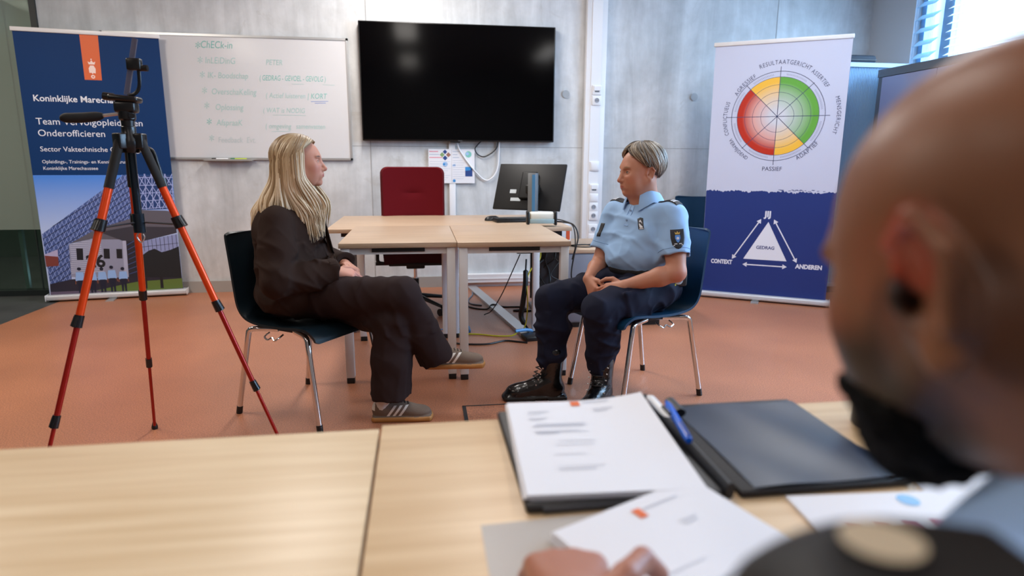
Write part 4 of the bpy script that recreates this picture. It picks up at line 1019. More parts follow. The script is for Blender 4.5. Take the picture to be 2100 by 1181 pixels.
def slf(u, v): return (-.105 + u * .23, -.13 + v * .25 + .010 * (u), .001 + .003 * math.sin(u * 4) * math.sin(v * 3))
MB().grid(slf, 12, 12, thick=.0008).build('sheet', mat('frosted_sleeve', '#c9c3bd', .35, alpha=.72), sl)
ca = thing('leaflet', 'white leaflet with red and blue figures on the table by the shoulder', 'leaflet', (.56, .575, TZ), R_(-4))
MB().box(-.125, .11, -.09, .075, 0, .004).build('pages', M_PAPER, ca)
F = Flat(lambda u, v, h: (u, v, .004 + h))
for i in range(5):
    u_ = -.075 + i * .034; F.poly([(u_ - .012, -.02), (u_ + .014, -.02), (u_ + .006, .012), (u_ - .010, .016)], 0, 1); F.poly([(u_ - .016, -.045), (u_ + .018, -.045), (u_ + .012, -.014), (u_ - .010, -.012)], 1, 2)
F.ring((.02, .055), 0, .013, 0, 6.29, 2, 1, 20)
F.build('figures_print', [mat('print_dusky_red', '#a9546a', .5), mat('print_mid_blue', '#4a7fc0', .5), mat('print_sky_blue', '#7fb4e0', .5)], ca)
s3 = thing('paper_sheet', 'loose white sheet behind the leaflet near the beard', 'paper', (.69, .672, TZ), R_(-10))
MB().box(-.06, .15, -.04, .06, 0, .001).build('sheet', M_PAPER, s3)
def pen(name, label, a, b, m, tipm, r):
    a = Vector(a); b = Vector(b); t = thing(name, label, 'pen', a, 0)
    d = b - a
    MB().tube([(0, 0, 0), d * .05, d * .85, d * .93, d], [r * .8, r, r, r * .6, r * .15], 14).build('barrel', m, t)
    MB().tube([d * .02 + Vector((0, 0, r * 1.1)), d * .32 + Vector((0, 0, r * 1.15))], r * .35, 8).build('clip', tipm, t)
pen('ballpoint_pen', 'blue ballpoint pen lying beside the folder spine', (.366, .780, TZ + .026), (.392, .932, TZ + .024), mat('pen_blue', '#1462d8', .25), mat('clip_blue', '#0e3f9c', .3), .0058)
pen('marker_pen', 'white marker pen tucked beside the printed stack near the pen loop', (.374, .868, TZ + .019), (.372, .962, TZ + .022), mat('marker_white', '#e3e6ea', .35), M_BLACK, .0075)
cu_ = thing('coffee_mug', 'black cylindrical cup standing on the table behind the bearded chin', 'cup', (.712, .842, TZ))
MB().lathe([(0, 0), (.038, 0), (.041, .004), (.041, .100), (.039, .103), (.037, .100), (.037, .01), (0, .008)], 32).build('cup_body', M_BLACK, cu_)
MB().lathe([(.041, .09), (.043, .095), (.043, .108), (.036, .114), (0, .115)], 32).build('cup_lid', mat('lid_black', '#1c1b1c', .35), cu_)
# ------------------------------------------------------------------ modelling of bodies and clothes: smooth volumes turned into one continuous surface
def V3(*a): return np.array(a, float)
def nz(v): v = np.asarray(v, float); return v / np.linalg.norm(v)
_lat = np.random.default_rng(5).random((32, 32, 32)).astype(np.float32)
def vnoise(P, s):
    """smooth lattice noise in -1..1; s = frequency (number or 3-vector)"""
    q = P * s + 100.0
    i = np.floor(q).astype(int); f = q - i; f = f * f * (3 - 2 * f); i = i % 32; j = (i + 1) % 32
    x0, y0, z0 = i[..., 0], i[..., 1], i[..., 2]; x1, y1, z1 = j[..., 0], j[..., 1], j[..., 2]
    fx, fy, fz = f[..., 0], f[..., 1], f[..., 2]
    L = _lat
    a = L[x0, y0, z0] * (1 - fx) + L[x1, y0, z0] * fx; b = L[x0, y1, z0] * (1 - fx) + L[x1, y1, z0] * fx
    c = L[x0, y0, z1] * (1 - fx) + L[x1, y0, z1] * fx; d = L[x0, y1, z1] * (1 - fx) + L[x1, y1, z1] * fx
    return ((a * (1 - fy) + b * fy) * (1 - fz) + (c * (1 - fy) + d * fy) * fz) * 2 - 1
def smin(a, b, k):
    if k <= 0: return np.minimum(a, b)
    h = np.clip(.5 + .5 * (b - a) / k, 0, 1)
    return b * (1 - h) + a * h - k * h * (1 - h)
class Field:
    def __init__(s, lo, hi, h):
        s.h = h; s.lo = np.array(lo, float)
        s.n = np.ceil((np.array(hi, float) - s.lo) / h).astype(int) + 1
        s.D = np.full(tuple(s.n), 1.0, np.float32)
    def _blk(s, lo, hi, m):
        a = np.clip(np.floor((np.array(lo) - m - s.lo) / s.h).astype(int), 0, s.n); b = np.clip(np.ceil((np.array(hi) + m - s.lo) / s.h).astype(int) + 1, 0, s.n)
        if (b <= a).any(): return None
        ax = [s.lo[i] + s.h * np.arange(a[i], b[i]) for i in range(3)]
        P = np.stack(np.meshgrid(*ax, indexing='ij'), -1)
        return (slice(a[0], b[0]), slice(a[1], b[1]), slice(a[2], b[2])), P
    def _apply(s, sl, d, k, op):
        if op == 'u': s.D[sl] = smin(s.D[sl], d, k)
        else: s.D[sl] = -smin(-s.D[sl], d, k)
    def cap(s, a, b, ra, rb=None, k=.01, op='u', sq=None):
        """tapered capsule; sq = (axis, factor): squashed along a unit axis"""
        rb = ra if rb is None else rb
        a = np.array(a, float); b = np.array(b, float); R = max(ra, rb) * (1.0 if sq is None else max(1, 1 / 1.0))
        t = s._blk(np.minimum(a, b) - R, np.maximum(a, b) + R, k + 4 * s.h)
        if t is None: return s
        sl, P = t; ab = b - a; L2 = ab @ ab
        p = P - a
        u = np.clip((p @ ab) / max(L2, 1e-12), 0, 1)
        q = p - u[..., None] * ab
        if sq is not None:
            ax = nz(sq[0]); c = q @ ax; q = q + (c * (1 / sq[1] - 1))[..., None] * ax
            d = (np.linalg.norm(q, axis=-1) - (ra + (rb - ra) * u)) * min(1, sq[1])
        else: d = np.linalg.norm(q, axis=-1) - (ra + (rb - ra) * u)
        s._apply(sl, d.astype(np.float32), k, op); return s
    def chain(s, pts, rs, k=.01, **kw):
        for i in range(len(pts) - 1): s.cap(pts[i], pts[i + 1], rs[i], rs[i + 1], k, **kw)
        return s
    def ell(s, c, r, M=None, k=.01, op='u'):
        """ellipsoid; M rows = local axes"""
        c = np.array(c, float); r = np.array(r, float); R = r.max()
        t = s._blk(c - R, c + R, k + 4 * s.h)
        if t is None: return s
        sl, P = t; p = P - c
        if M is not None: p = p @ np.array(M).T
        a = np.linalg.norm(p / r, axis=-1); b = np.linalg.norm(p / r ** 2, axis=-1)
        d = a * (a - 1) / np.maximum(b, 1e-9)
        s._apply(sl, d.astype(np.float32), k, op); return s
    def box(s, c, hb, M=None, rr=.005, k=.005, op='u'):
        c = np.array(c, float); hb = np.array(hb, float); R = np.linalg.norm(hb)
        t = s._blk(c - R, c + R, k + 4 * s.h)
        if t is None: return s
        sl, P = t; p = P - c
        if M is not None: p = p @ np.array(M).T
        q = np.abs(p) - hb + rr
        d = np.linalg.norm(np.maximum(q, 0), axis=-1) + np.minimum(q.max(-1), 0) - rr
        s._apply(sl, d.astype(np.float32), k, op); return s
    def plane(s, p0, n, k=.004):
        """keeps the side the normal points away from"""
        n = nz(n)
        ax = [s.lo[i] + s.h * np.arange(s.n[i]) for i in range(3)]
        d = ((ax[0] - p0[0]) * n[0])[:, None, None] + ((ax[1] - p0[1]) * n[1])[None, :, None] + ((ax[2] - p0[2]) * n[2])[None, None, :]
        s.D = -smin(-s.D, (-d).astype(np.float32), k); return s
    def disp(s, fn, band=.03):
        m = np.abs(s.D) < band
        idx = np.argwhere(m); P = s.lo + idx * s.h
        s.D[m] += fn(P).astype(np.float32); return s
    def mesh(s, lap=1):
        D = s.D; D = D.copy(); D[0] = D[-1] = 1; D[:, 0] = D[:, -1] = 1; D[:, :, 0] = D[:, :, -1] = 1
        for _ in range(lap):
            E = D.copy()
            for ax in range(3):
                E = (np.roll(E, 1, ax) + 2 * E + np.roll(E, -1, ax)) / 4
            D = E
        I = D < 0
        nx, ny, nz_ = D.shape
        c = [D[dx:nx - 1 + dx, dy:ny - 1 + dy, dz:nz_ - 1 + dz] for dx in (0, 1) for dy in (0, 1) for dz in (0, 1)]
        cnt = sum((q < 0).astype(np.int8) for q in c)
        act = (cnt > 0) & (cnt < 8)
        id_ = np.full(act.shape, -1, np.int64); cells = np.argwhere(act); id_[act] = np.arange(len(cells))
        vals = np.stack([q[act] for q in c], 1)
        offs = np.array([(dx, dy, dz) for dx in (0, 1) for dy in (0, 1) for dz in (0, 1)], float)
        acc = np.zeros((len(cells), 3)); w = np.zeros(len(cells))
        for i in range(8):
            for j in range(i + 1, 8):
                if np.abs(offs[i] - offs[j]).sum() == 1:
                    a, b = vals[:, i], vals[:, j]; m = (a < 0) != (b < 0)
                    t = np.where(m, a / np.where(m, a - b, 1), 0)
                    acc += m[:, None] * (offs[i] + t[:, None] * (offs[j] - offs[i])); w += m
        v = s.lo + (cells + acc / w[:, None]) * s.h
        F = []
        for ax in range(3):
            sl0 = [slice(1, -1)] * 3; sl1 = [slice(1, -1)] * 3
            sl0[ax] = slice(0, -1); sl1[ax] = slice(1, None)
            A, B = I[tuple(sl0)], I[tuple(sl1)]
            e = np.argwhere(A != B); a_in = A[tuple(e.T)]
            base = e.copy()
            for o in range(3):
                if o != ax: base[:, o] += 1
            o1, o2 = (ax + 1) % 3, (ax + 2) % 3
            def cid(d1, d2):
                q = base.copy(); q[:, o1] -= d1; q[:, o2] -= d2
                return id_[q[:, 0], q[:, 1], q[:, 2]]
            f = np.stack([cid(1, 1), cid(0, 1), cid(0, 0), cid(1, 0)], 1)
            f[~a_in] = f[~a_in][:, ::-1]
            F.append(f)
        F = np.concatenate(F); F = F[(F >= 0).all(1)]
        return v, F
def np_obj(name, v, F, mats, parent=None, col=None, mi=None):
    me = bpy.data.meshes.new(name)
    me.vertices.add(len(v)); me.vertices.foreach_set('co', np.asarray(v, np.float32).ravel())
    n = F.shape[1]
    me.loops.add(len(F) * n); me.loops.foreach_set('vertex_index', F.ravel().astype(np.int32))
    me.polygons.add(len(F)); me.polygons.foreach_set('loop_start', np.arange(0, len(F) * n, n, dtype=np.int32))
    me.polygons.foreach_set('use_smooth', np.ones(len(F), bool))
    if not isinstance(mats, (list, tuple)): mats = [mats]
    for m in mats: me.materials.append(m)
    if mi is not None: me.polygons.foreach_set('material_index', mi.astype(np.int32))
    me.update(calc_edges=True)
    if col is not None:
        ca = me.color_attributes.new('Col', 'FLOAT_COLOR', 'POINT')
        ca.data.foreach_set('color', np.concatenate([col, np.ones((len(col), 1))], 1).astype(np.float32).ravel())
    me.validate()
    o = bpy.data.objects.new(name, me); COL.objects.link(o)
    if parent is not None: to_parent(o, parent)
    return o
def to_parent(o, parent):
    """geometry given in room coordinates under a thing whose Empty is only translated"""
    o.parent = parent; o.matrix_parent_inverse = Matrix.Translation(-Vector(parent.location)); return o

# ---- head: local axes x = face direction, y = the person's left, z = up
def frame(ang, pitch=0., roll=0.):
    M = Matrix.Rotation(R_(ang), 3, 'Z') @ Matrix.Rotation(R_(pitch), 3, 'Y') @ Matrix.Rotation(R_(roll), 3, 'X')
    return np.array(M)          # columns = local axes in the room
def head(F, c, M, S=1., p=None, ears=True):
    p = dict(dict(jaw=.0, cheek=.0, nose=1., lips=1., chin=0., neck=None, fat=0., brow=0., ear=1., fold=0.), **(p or {}))
    T = lambda x, y, z: c + M @ (V3(x, y, z) * S)
    A = M.T
    E = lambda x, y, z, r, k=.01, op='u': F.ell(T(x, y, z), V3(*r) * S, A, k * S, op)
    Cp = lambda a, b, ra, rb=None, k=.008, op='u': F.cap(T(*a), T(*b), ra * S, (ra if rb is None else rb) * S, k * S, op)
    E(-.018, 0, .038, (.092, .072, .080), .01)
    E(.010, 0, .030, (.078, .064, .070), .02)
    E(.034, 0, -.022, (.056, .056 + p['fat'], .078), .03)
    E(.0, 0, -.03, (.060, .060, .055), .03)
    for s_ in (-1, 1):
        Cp((-.008, s_ * .055, -.040), (.040, s_ * (.035 + p['jaw']), -.084), .016 + p['fat'] * .6, .016, .030)
        E(.058, s_ * .036, -.020, (.024 + p['cheek'], .022, .024), .022)
        E(.050, s_ * .032, -.052, (.026, .022 + p['fat'], .030), .022)
    E(.070, 0, -.090 - p['chin'], (.018, .019, .016), .018)
    E(.0, 0, -.072, (.055, .040 + p['fat'], .030 + p['fat']), .03)
    Cp((.072, -.026, .026), (.072, .026, .026), .013 + p['brow'], None, .016)
    for s_ in (-1, 1):
        E(.090, s_ * .031, .007, (.019, .019, .0135), .012, 's')
        E(.0695, s_ * .031, .006, (.0135, .0135, .0125), .003)
        Cp((.0795, s_ * .018, .0085), (.078, s_ * .042, .0085), .0042, .0036, .004)      # upper lid
        Cp((.0785, s_ * .019, -.0015), (.077, s_ * .041, -.0005), .0032, .003, .005)      # lower lid
        Cp((.0845, s_ * .014, .025), (.078, s_ * .044, .027), .0042, .003, .008)
    Cp((.082, 0, .016), (.104 * p['nose'] + (1 - p['nose']) * .09, 0, -.028), .0075, .0105, .010)
    E(.104 * p['nose'] + (1 - p['nose']) * .09, 0, -.030, (.0115, .0105, .0095), .006)
    for s_ in (-1, 1):
        E(.093, s_ * .0115, -.033, (.010, .0065, .007), .005)
        E(.099, s_ * .0065, -.041, (.004, .003, .003), .002, 's')
    E(.080, 0, -.058, (.016, .026, .022), .016)
    if p['fold']:
        for s_ in (-1, 1): Cp((.096, s_ * .019, -.036), (.088, s_ * .031, -.060), p['fold'], None, .006, 's')
    L = p['lips']
    for s_ in (-1, 1):
        Cp((.0945, s_ * .004, -.0535), (.083, s_ * .021, -.0585), .0050 * L, .0028, .003)
        Cp((.0925, s_ * .003, -.0640), (.083, s_ * .020, -.0595), .0060 * L, .0030, .004)
    Cp((.100, -.016, -.0588), (.100, .016, -.0588), .0030, None, .002, 's')
    E(.094, 0, -.0745, (.007, .016, .006), .008, 's')
    if ears:
        g = p['ear']
        X = lambda x, y, z: (-.008 - (g - 1) * .03 + x * g, .0735 + (y - .0735) * g, -.002 - (g - 1) * .04 + z * g)
        for s_ in (-1, 1):
            Q = lambda x, y, z: (lambda q: (q[0], s_ * q[1], q[2]))(X(x, y, z))
            E(*Q(-.002, .0735, -.002), (.018 * g, .0075 * g, .031 * g), .004)
            E(*Q(.003, .0835, -.001), (.0115 * g, .0095 * g, .020 * g), .003, 's'); E(*Q(.008, .078, -.007), (.006 * g, .011 * g, .006 * g), .003, 's')
            Cp(Q(.012, .076, .020), Q(-.008, .083, .028), .0038 * g, .0042 * g, .004)
            Cp(Q(-.008, .083, .028), Q(-.021, .084, .010), .0042 * g, .0040 * g, .004)
            Cp(Q(-.021, .084, .010), Q(-.012, .080, -.020), .0040 * g, .0036 * g, .004)
            E(*Q(-.002, .0765, -.030), (.008 * g, .0050 * g, .010 * g), .004)
            E(*Q(.013, .0755, -.004), (.004 * g, .0040 * g, .007 * g), .004)
    return T
def hand_prims(W, f, n, t, curls, thumb, S=1., spread=.06):
    """list of tapered capsules; f = towards the fingers, n = back of the hand, t = thumb side"""
    W = np.array(W, float); f = nz(f); n = np.array(n, float); n = nz(n - f * (n @ f)); t0 = np.cross(n, f); t = t0 if t0 @ np.array(t, float) > 0 else -t0
    out = []
    P = lambda a, b, c: W + S * (f * a + t * b + n * c)
    for a0, b0, r0, r1, a1, b1 in ((.0, .006, .021, .017, .078, .026), (.0, .000, .021, .0165, .084, .009), (.0, -.005, .020, .016, .081, -.009), (.0, -.010, .019, .0145, .074, -.025)):
        out.append((P(a0, b0, 0), P(a1, b1, 0), r0 * S, r1 * S * .82, .010))
    Ls = ((.044, .026, .021), (.048, .030, .022), (.044, .028, .021), (.035, .021, .018)); rr = (.0088, .0090, .0085, .0075)
    for i, (a1, b1) in enumerate(((.082, .027), (.088, .009), (.084, -.010), (.075, -.027))):
        p = P(a1, b1, .001); ang = 0; sp = (1.5 - i) * spread
        d0 = nz(f * math.cos(sp) + t * math.sin(sp))
        r = rr[i] * S
        for j in range(3):
            ang += R_(curls[i][j]); d = d0 * math.cos(ang) - n * math.sin(ang)
            q = p + d * Ls[i][j] * S
            out.append((p, q, r, r * .92, .003)); p = q; r *= .92
    p = P(.018, .020, -.004); r = .0150 * S
    for (da, db, dc), L, r1 in zip(thumb, (.040, .032, .026), (.0115, .0100, .0085)):
        d = nz(f * da + t * db + n * dc); q = p + d * L * S
        out.append((p, q, r, r1 * S, .006 if L > .035 else .003)); p = q; r = r1 * S
    return out
def skin_cols(v, base, spots=()):
    """base colour with broad blood-flow variation; spots = (centre, radius, colour, strength[, squash axes])"""
    c = np.tile(np.array(lin(base)), (len(v), 1))
    nn = vnoise(v, 38.) * .5 + vnoise(v, 90.) * .3
    c = c * (1 + .06 * nn[:, None] * np.array([.6, 1, 1]))
    for ce, r, cl, st in spots:
        d = np.linalg.norm((v - ce), axis=1) if np.isscalar(r) else np.linalg.norm(((v - ce) @ r[1]) / r[0], axis=1) * 1.0
        rad = r if np.isscalar(r) else 1.0
        w = np.clip((1 - d / rad) * (1.2 if np.isscalar(r) else 2.4), 0, 1); w = (w * w * (3 - 2 * w) * st)[:, None]
        c = c * (1 - w) + np.array(lin(cl)) * w
    return c
def face_spots(T, M, S, skin='#b5705c', lip='#9c4a48', brow='#5a4030', eye='#2a2320', age=0.):
    sp = []
    ell = lambda c, r, col, st: sp.append((c, (np.array(r) * S, M), col, st))
    for s_ in (-1, 1):
        ell(T(.060, s_ * .040, -.026), (.05, .034, .032), skin, .25)
        ell(T(.080, s_ * .031, .0285), (.022, .021, .0055), brow, .85)
        ell(T(.082, s_ * .031, .0045), (.009, .0105, .0045), '#cfc6c0', .9)
        ell(T(.084, s_ * .0305, .0045), (.009, .0052, .0052), eye, 1.)
        ell(T(.084, s_ * .031, .0095), (.014, .014, .0030), '#3b2a24', .85)
        ell(T(.020, s_ * .078, -.0), (.03, .03, .04), skin, .2)
    ell(T(.090, 0, -.0585), (.016, .022, .0085), lip, .95)
    ell(T(.104, 0, -.030), (.02, .014, .012), skin, .4)
    return sp
# ------------------------------------------------------------------ people
from mathutils.bvhtree import BVHTree
def strands(polys, rads, cols, nside=5, flat=.6):
    """many tapered strands as one mesh: polys (m, k, 3), rads (m, k), cols (m, k, 3)"""
    P = np.asarray(polys, float); m, k, _ = P.shape
    T = np.gradient(P, axis=1); T /= np.linalg.norm(T, axis=2, keepdims=True) + 1e-9
    ref = np.zeros_like(T); ref[..., 0] = .3; ref[..., 1] = 1.; ref[..., 2] = .17
    X = np.cross(T, ref); X /= np.linalg.norm(X, axis=2, keepdims=True) + 1e-9; Y = np.cross(T, X)
    a = np.arange(nside) * 2 * np.pi / nside
    V = P[:, :, None] + (X[:, :, None] * np.cos(a)[None, None, :, None] + Y[:, :, None] * np.sin(a)[None, None, :, None] * flat) * np.asarray(rads)[:, :, None, None]
    C = np.repeat(np.asarray(cols)[:, :, None], nside, 2)
    idx = np.arange(m * k * nside).reshape(m, k, nside)
    j = np.roll(np.arange(nside), -1)
    F = np.stack([idx[:, :-1], idx[:, :-1][..., j], idx[:, 1:][..., j], idx[:, 1:]], -1).reshape(-1, 4)
    return V.reshape(-1, 3), F, C.reshape(-1, 3)
def join(*ms):
    vs, fs, cs, o = [], [], [], 0
    for v, f, c in ms: vs.append(v); fs.append(f + o); cs.append(c); o += len(v)
    return np.concatenate(vs), np.concatenate(fs), np.concatenate(cs)
def bvh_of(v, F): return BVHTree.FromPolygons([tuple(p) for p in v], [tuple(f) for f in F])
class Decal:
    """a patch laid on a surface: local (u, v) metres around c, seen along direction d"""
    def __init__(s, bvh, c, d, up, off=.002):
        s.b = bvh; s.d = Vector(nz(d)); u_ = Vector(up); s.up = (u_ - s.d * u_.dot(s.d)).normalized(); s.si = s.d.cross(s.up); s.c = Vector(c); s.off = off
    def P(s, u, v, h=0):
        o = s.c + s.si * u + s.up * v - s.d * .12
        hit, n, i, dd = s.b.ray_cast(o, s.d, .3)
        if hit is None: hit = o + s.d * getattr(s, 'last', .12)
        else: s.last = dd
        return hit - s.d * (s.off + h)
    def slab(s, name, outline, m, parent, th=.003, n=10):
        o2 = []
        for i in range(len(outline)):
            a, b = Vector(outline[i]), Vector(outline[(i + 1) % len(outline)]); q_ = max(1, int((b - a).length / .005))
            o2 += [tuple(a.lerp(b, k / q_)) for k in range(q_)]
        outline = o2
        us = [p[0] for p in outline]; vs_ = [p[1] for p in outline]
        mb = MB(); cu = sum(us) / len(us); cv = sum(vs_) / len(vs_)
        rings = []
        for k in range(n + 1):
            f = k / n
            rings.append([s.P(cu + (u - cu) * f, cv + (v - cv) * f) - s.d * (th * (1 if k < n else .2)) for u, v in outline])
        rings.append([s.P(u, v) + s.d * (s.off * .5) for u, v in outline])
        q = len(outline); vv = [p for r_ in rings for p in r_]
        ff = [(i * q + j, i * q + (j + 1) % q, (i + 1) * q + (j + 1) % q, (i + 1) * q + j) for i in range(len(rings) - 1) for j in range(q)]
        mb.add(vv, ff, 0, True)
        return to_parent(mb.build(name, m, None), parent)
def folds(P, A, fa, fb, amp, sharp=3, seed=0.):
    """crease pattern: A rows = axes, frequencies fa along the first, fb across"""
    q = (P + seed) @ np.array(A).T * np.array([fa, fb, fb])
    n = vnoise(q, 1.0)
    return -amp * (1 - np.abs(n)) ** sharp + amp * .3
def axes(a):
    a = nz(a); b = nz(np.cross(a, (0.13, .2, 1.))); return np.array([a, b, np.cross(a, b)])
SKIN = mat('skin', '#b98a74', .5, spec=.35, vcol=True, sss=.12)
HAIR = mat('hair', '#8a7050', .42, spec=.5, vcol=True)

# ================================================= the uniformed woman on the blue chair
OB = V3(1.055, 2.95, 0)
off = thing('person', 'seated woman in light blue uniform polo and navy trousers, hands clasped', 'person', tuple(OB))
oC = V3(1.045, 2.945, 1.098); oM = frame(189, 3, 0); oS = 1.04
tf = V3(-.88, -.47, 0); tl = V3(.47, -.88, 0); up = V3(0, 0, 1); TA = np.array([tf, tl, up])
LS, RS = V3(1.155, 2.795, .895), V3(.985, 3.095, .885)
LE, RE = V3(1.150, 2.690, .655), V3(.900, 3.075, .640)
LW, RW = V3(.925, 2.755, .585), V3(.800, 2.920, .590)
F = Field((.66, 2.60, .50), (1.32, 3.25, 1.24), .0026)
T = head(F, oC, oM, oS, dict(fat=.007, cheek=.002, nose=.97, chin=-.002, fold=.0030))
F.cap(T(-.020, 0, -.055), V3(1.090, 2.965, .95), .056, .066, .028)
F.cap(T(.022, 0, -.090), V3(1.058, 2.943, .95), .040, .055, .03)
F.cap(LS, RS, .045, None, .03); F.ell(V3(1.085, 2.955, .80), (.10, .15, .14), TA, .03); F.ell(V3(1.08, 2.95, .66), (.11, .14, .12), TA, .03)
F.chain([LS, LS * .45 + LE * .55, LE, LE * .68 + LW * .32, LW], [.056, .052, .041, .043, .0265], .018)
F.chain([RS, RS * .45 + RE * .55, RE, RE * .68 + RW * .32, RW], [.054, .050, .041, .042, .0265], .018)
hl = hand_prims(LW, (-.80, .34, -.30), (-.35, -.62, .62), (-.2, .3, .9), ((18, 32, 20), (22, 36, 24), (28, 42, 26), (36, 44, 28)), ((.62, .70, .30), (.93, .25, .05), (.95, .0, -.25)), 1.0)
hr = hand_prims(RW, (.10, -.72, -.62), (-.86, -.30, .22), (.5, .3, .6), ((20, 40, 25), (26, 42, 25), (30, 44, 28), (34, 44, 28)), ((.70, .62, -.10), (.90, .30, -.30), (.92, .0, -.4)), 1.0)
for a, b, r0, r1, k in hr + hl: F.cap(a, b, r0, r1, k)
v, Fc = F.mesh()
sp = face_spots(T, oM, oS, '#b8664e', '#a05448', '#8a6a50')
sp.append((LE + V3(0, -.03, -.01), .05, '#c08072', .7))
for p in (LW + V3(-.09, .04, -.04), RW + V3(0, -.07, -.07)): sp.append((p, .07, '#b9705a', .45))
col = skin_cols(v, '#b58069', sp)
body = np_obj('body', v, Fc, SKIN, off, col)
# shirt
F = Field((.80, 2.55, .52), (1.36, 3.30, 1.03), .0045)
sleeve = []
for S_, E_, sg in ((LS, LE, 1), (RS, RE, -1)):
    e = S_ + (E_ - S_) * .72
    F.cap(S_ + V3(0, 0, .006), S_ + (E_ - S_) * 1.0, .068, .073, .02)
    ax_ = nz(E_ - S_)
    q = axes(ax_)
    F.box(e + ax_ * .12, (.12, .10, .10), q, .002, .003, 's')
    F.cap(e + ax_ * .05, e - ax_ * .02, .064, .058, .004, 's')
F.ell(V3(1.088, 2.957, .815), (.138, .180, .155), TA, .03)
F.ell(V3(1.068, 2.945, .705), (.160, .178, .125), TA, .04)
F.ell(V3(1.095, 2.96, .63), (.150, .172, .075), TA, .03)
for s_ in (-1, 1): F.ell(V3(1.045, 2.933, .795) + tl * .075 * s_, (.085, .085, .075), TA, .03)
F.cap(LS + V3(-.01, .02, .004), RS + V3(.01, -.02, .004), .062, None, .03)
F.cap(V3(1.085, 2.955, .93), V3(1.09, 2.965, .965), .085, .062, .03)
F.cap(V3(1.07, 2.95, .93), T(-.01, 0, -.07), .060, .058, .002, 's')
F.disp(lambda P: folds(P, [(0.5, .1, .86), (-.88, -.47, 0), (.4, -.8, -.3)], 10, 4.5, .0085, 4) + folds(P, [(.3, -.3, .9), (1, 0, 0), (0, 1, 0)], 20, 9, .0055, 3, 3.3) * (P[..., 2] < .80) + folds(P, [(.8, .2, .5), (0, 1, 0), (-.5, 0, .8)], 22, 10, .003, 3, 8.3))
v, Fc = F.mesh()
M_POLO = mat('polo_light_blue', '#8db2dc', .75, bump=(600, .08))
shirt = np_obj('polo_shirt', v, Fc, M_POLO, off)
sb = bvh_of(v, Fc)
# collar
def ocollar(u, w_):
    th = R_(28 + u * 304); c_ = V3(1.078, 2.955, .985); f_ = -tf
    rr_ = .066 + .030 * w_ ** .8; z = .022 - .052 * w_ + .014 * math.cos(th)
    fr = max(0, 1 - min(u, 1 - u) / .12)
    z -= .030 * w_ * fr + .018 * fr
    p = c_ + tf * math.cos(th) * (rr_ + .012 * fr) + tl * math.sin(th) * rr_ * 1.05
    return (p[0], p[1], p[2] + z)
to_parent(MB().grid(ocollar, 48, 8, thick=.0035).build('collar', M_POLO), off)
D = Decal(sb, V3(1.03, 2.93, .88), -tf * -1, up, .0005)
D = Decal(sb, V3(1.02, 2.925, .90), V3(.88, .47, 0), up, .0008)
pl_ = MB(); pl_.tube([D.P(-.010, .045), D.P(-.012, .0), D.P(-.012, -.05)], .0016, 6).tube([D.P(.012, .045), D.P(.012, .0), D.P(.012, -.05)], .0016, 6)
pl_.tube([D.P(-.012, -.05), D.P(.012, -.05)], .0016, 6); to_parent(pl_.build('placket', M_POLO), off)
bt = MB()
for k in (.02, -.025): bt.tube([D.P(0, k), D.P(0, k, .003)], .005, 10)
to_parent(bt.build('button', mat('button_blue', '#7d97ba', .4)), off)
# sleeve hem stitching, epaulettes, patches
M_NAVYB = mat('badge_navy_black', '#0b0e1a', .6); M_SILV = mat('badge_silver', '#c6c9d0', .4); M_GOLD = mat('badge_gold', '#b89a4a', .5); M_CRBL = mat('badge_crest_blue', '#4d86d0', .5)
for S_, E_ in ((LS, LE), (RS, RE)):
    ax_ = nz(E_ - S_); q = axes(ax_); c_ = S_ + (E_ - S_) * .62
    pts = []
    for k in range(40):
        a = k * math.pi / 20; d = q[1] * math.cos(a) + q[2] * math.sin(a)
        hit = sb.ray_cast(Vector(c_ + d * .12), Vector(-d), .2)
        if hit[0] is not None: pts.append(hit[0])
    if len(pts) > 8: to_parent(MB().tube(pts, .0016, 6, closed=True).build('sleeve_hem', mat('hem_dark_blue', '#7297c4', .7)), off)  # hem line in a darker blue than the shirt
def epaulette(c_, along, label=None):
    al = nz(along)
    D = Decal(sb, c_, V3(0, 0, -1), al, .002)
    D.c = Vector(c_) ; w_ = .024
    o = D.slab('epaulette', [(-w_ * .8, -.055), (w_ * .8, -.055), (w_, .035), (w_, .055), (-w_, .055), (-w_, .035)], M_NAVYB, off, .004)
    F2 = Flat(lambda u, v, h: D.P(u, v, .0045 + h)); F2.h = .0006
    for vv in (.018, .030):
        for i in range(6): F2.poly([(-w_ + w_ * i / 3, vv), (-w_ + w_ * (i + 1) / 3, vv), (-w_ + w_ * (i + 1) / 3, vv + .009), (-w_ + w_ * i / 3, vv + .009)], 0)
    to_parent(F2.mb.build('rank_stripes', [M_SILV]), off)
    return o
epaulette(LS + V3(-.005, .016, .0), LS - RS); epaulette(RS + V3(.012, -.03, 0), RS - LS)
# sleeve patch (shield with crest), facing the camera
vd = nz(LS + V3(0, 0, -.06) - V3(0, 0, 1.15))
sh_ = [(-.030, .038), (.030, .038), (.031, .0), (.026, -.028), (.012, -.043), (0, -.047), (-.012, -.043), (-.026, -.028), (-.031, .0)]
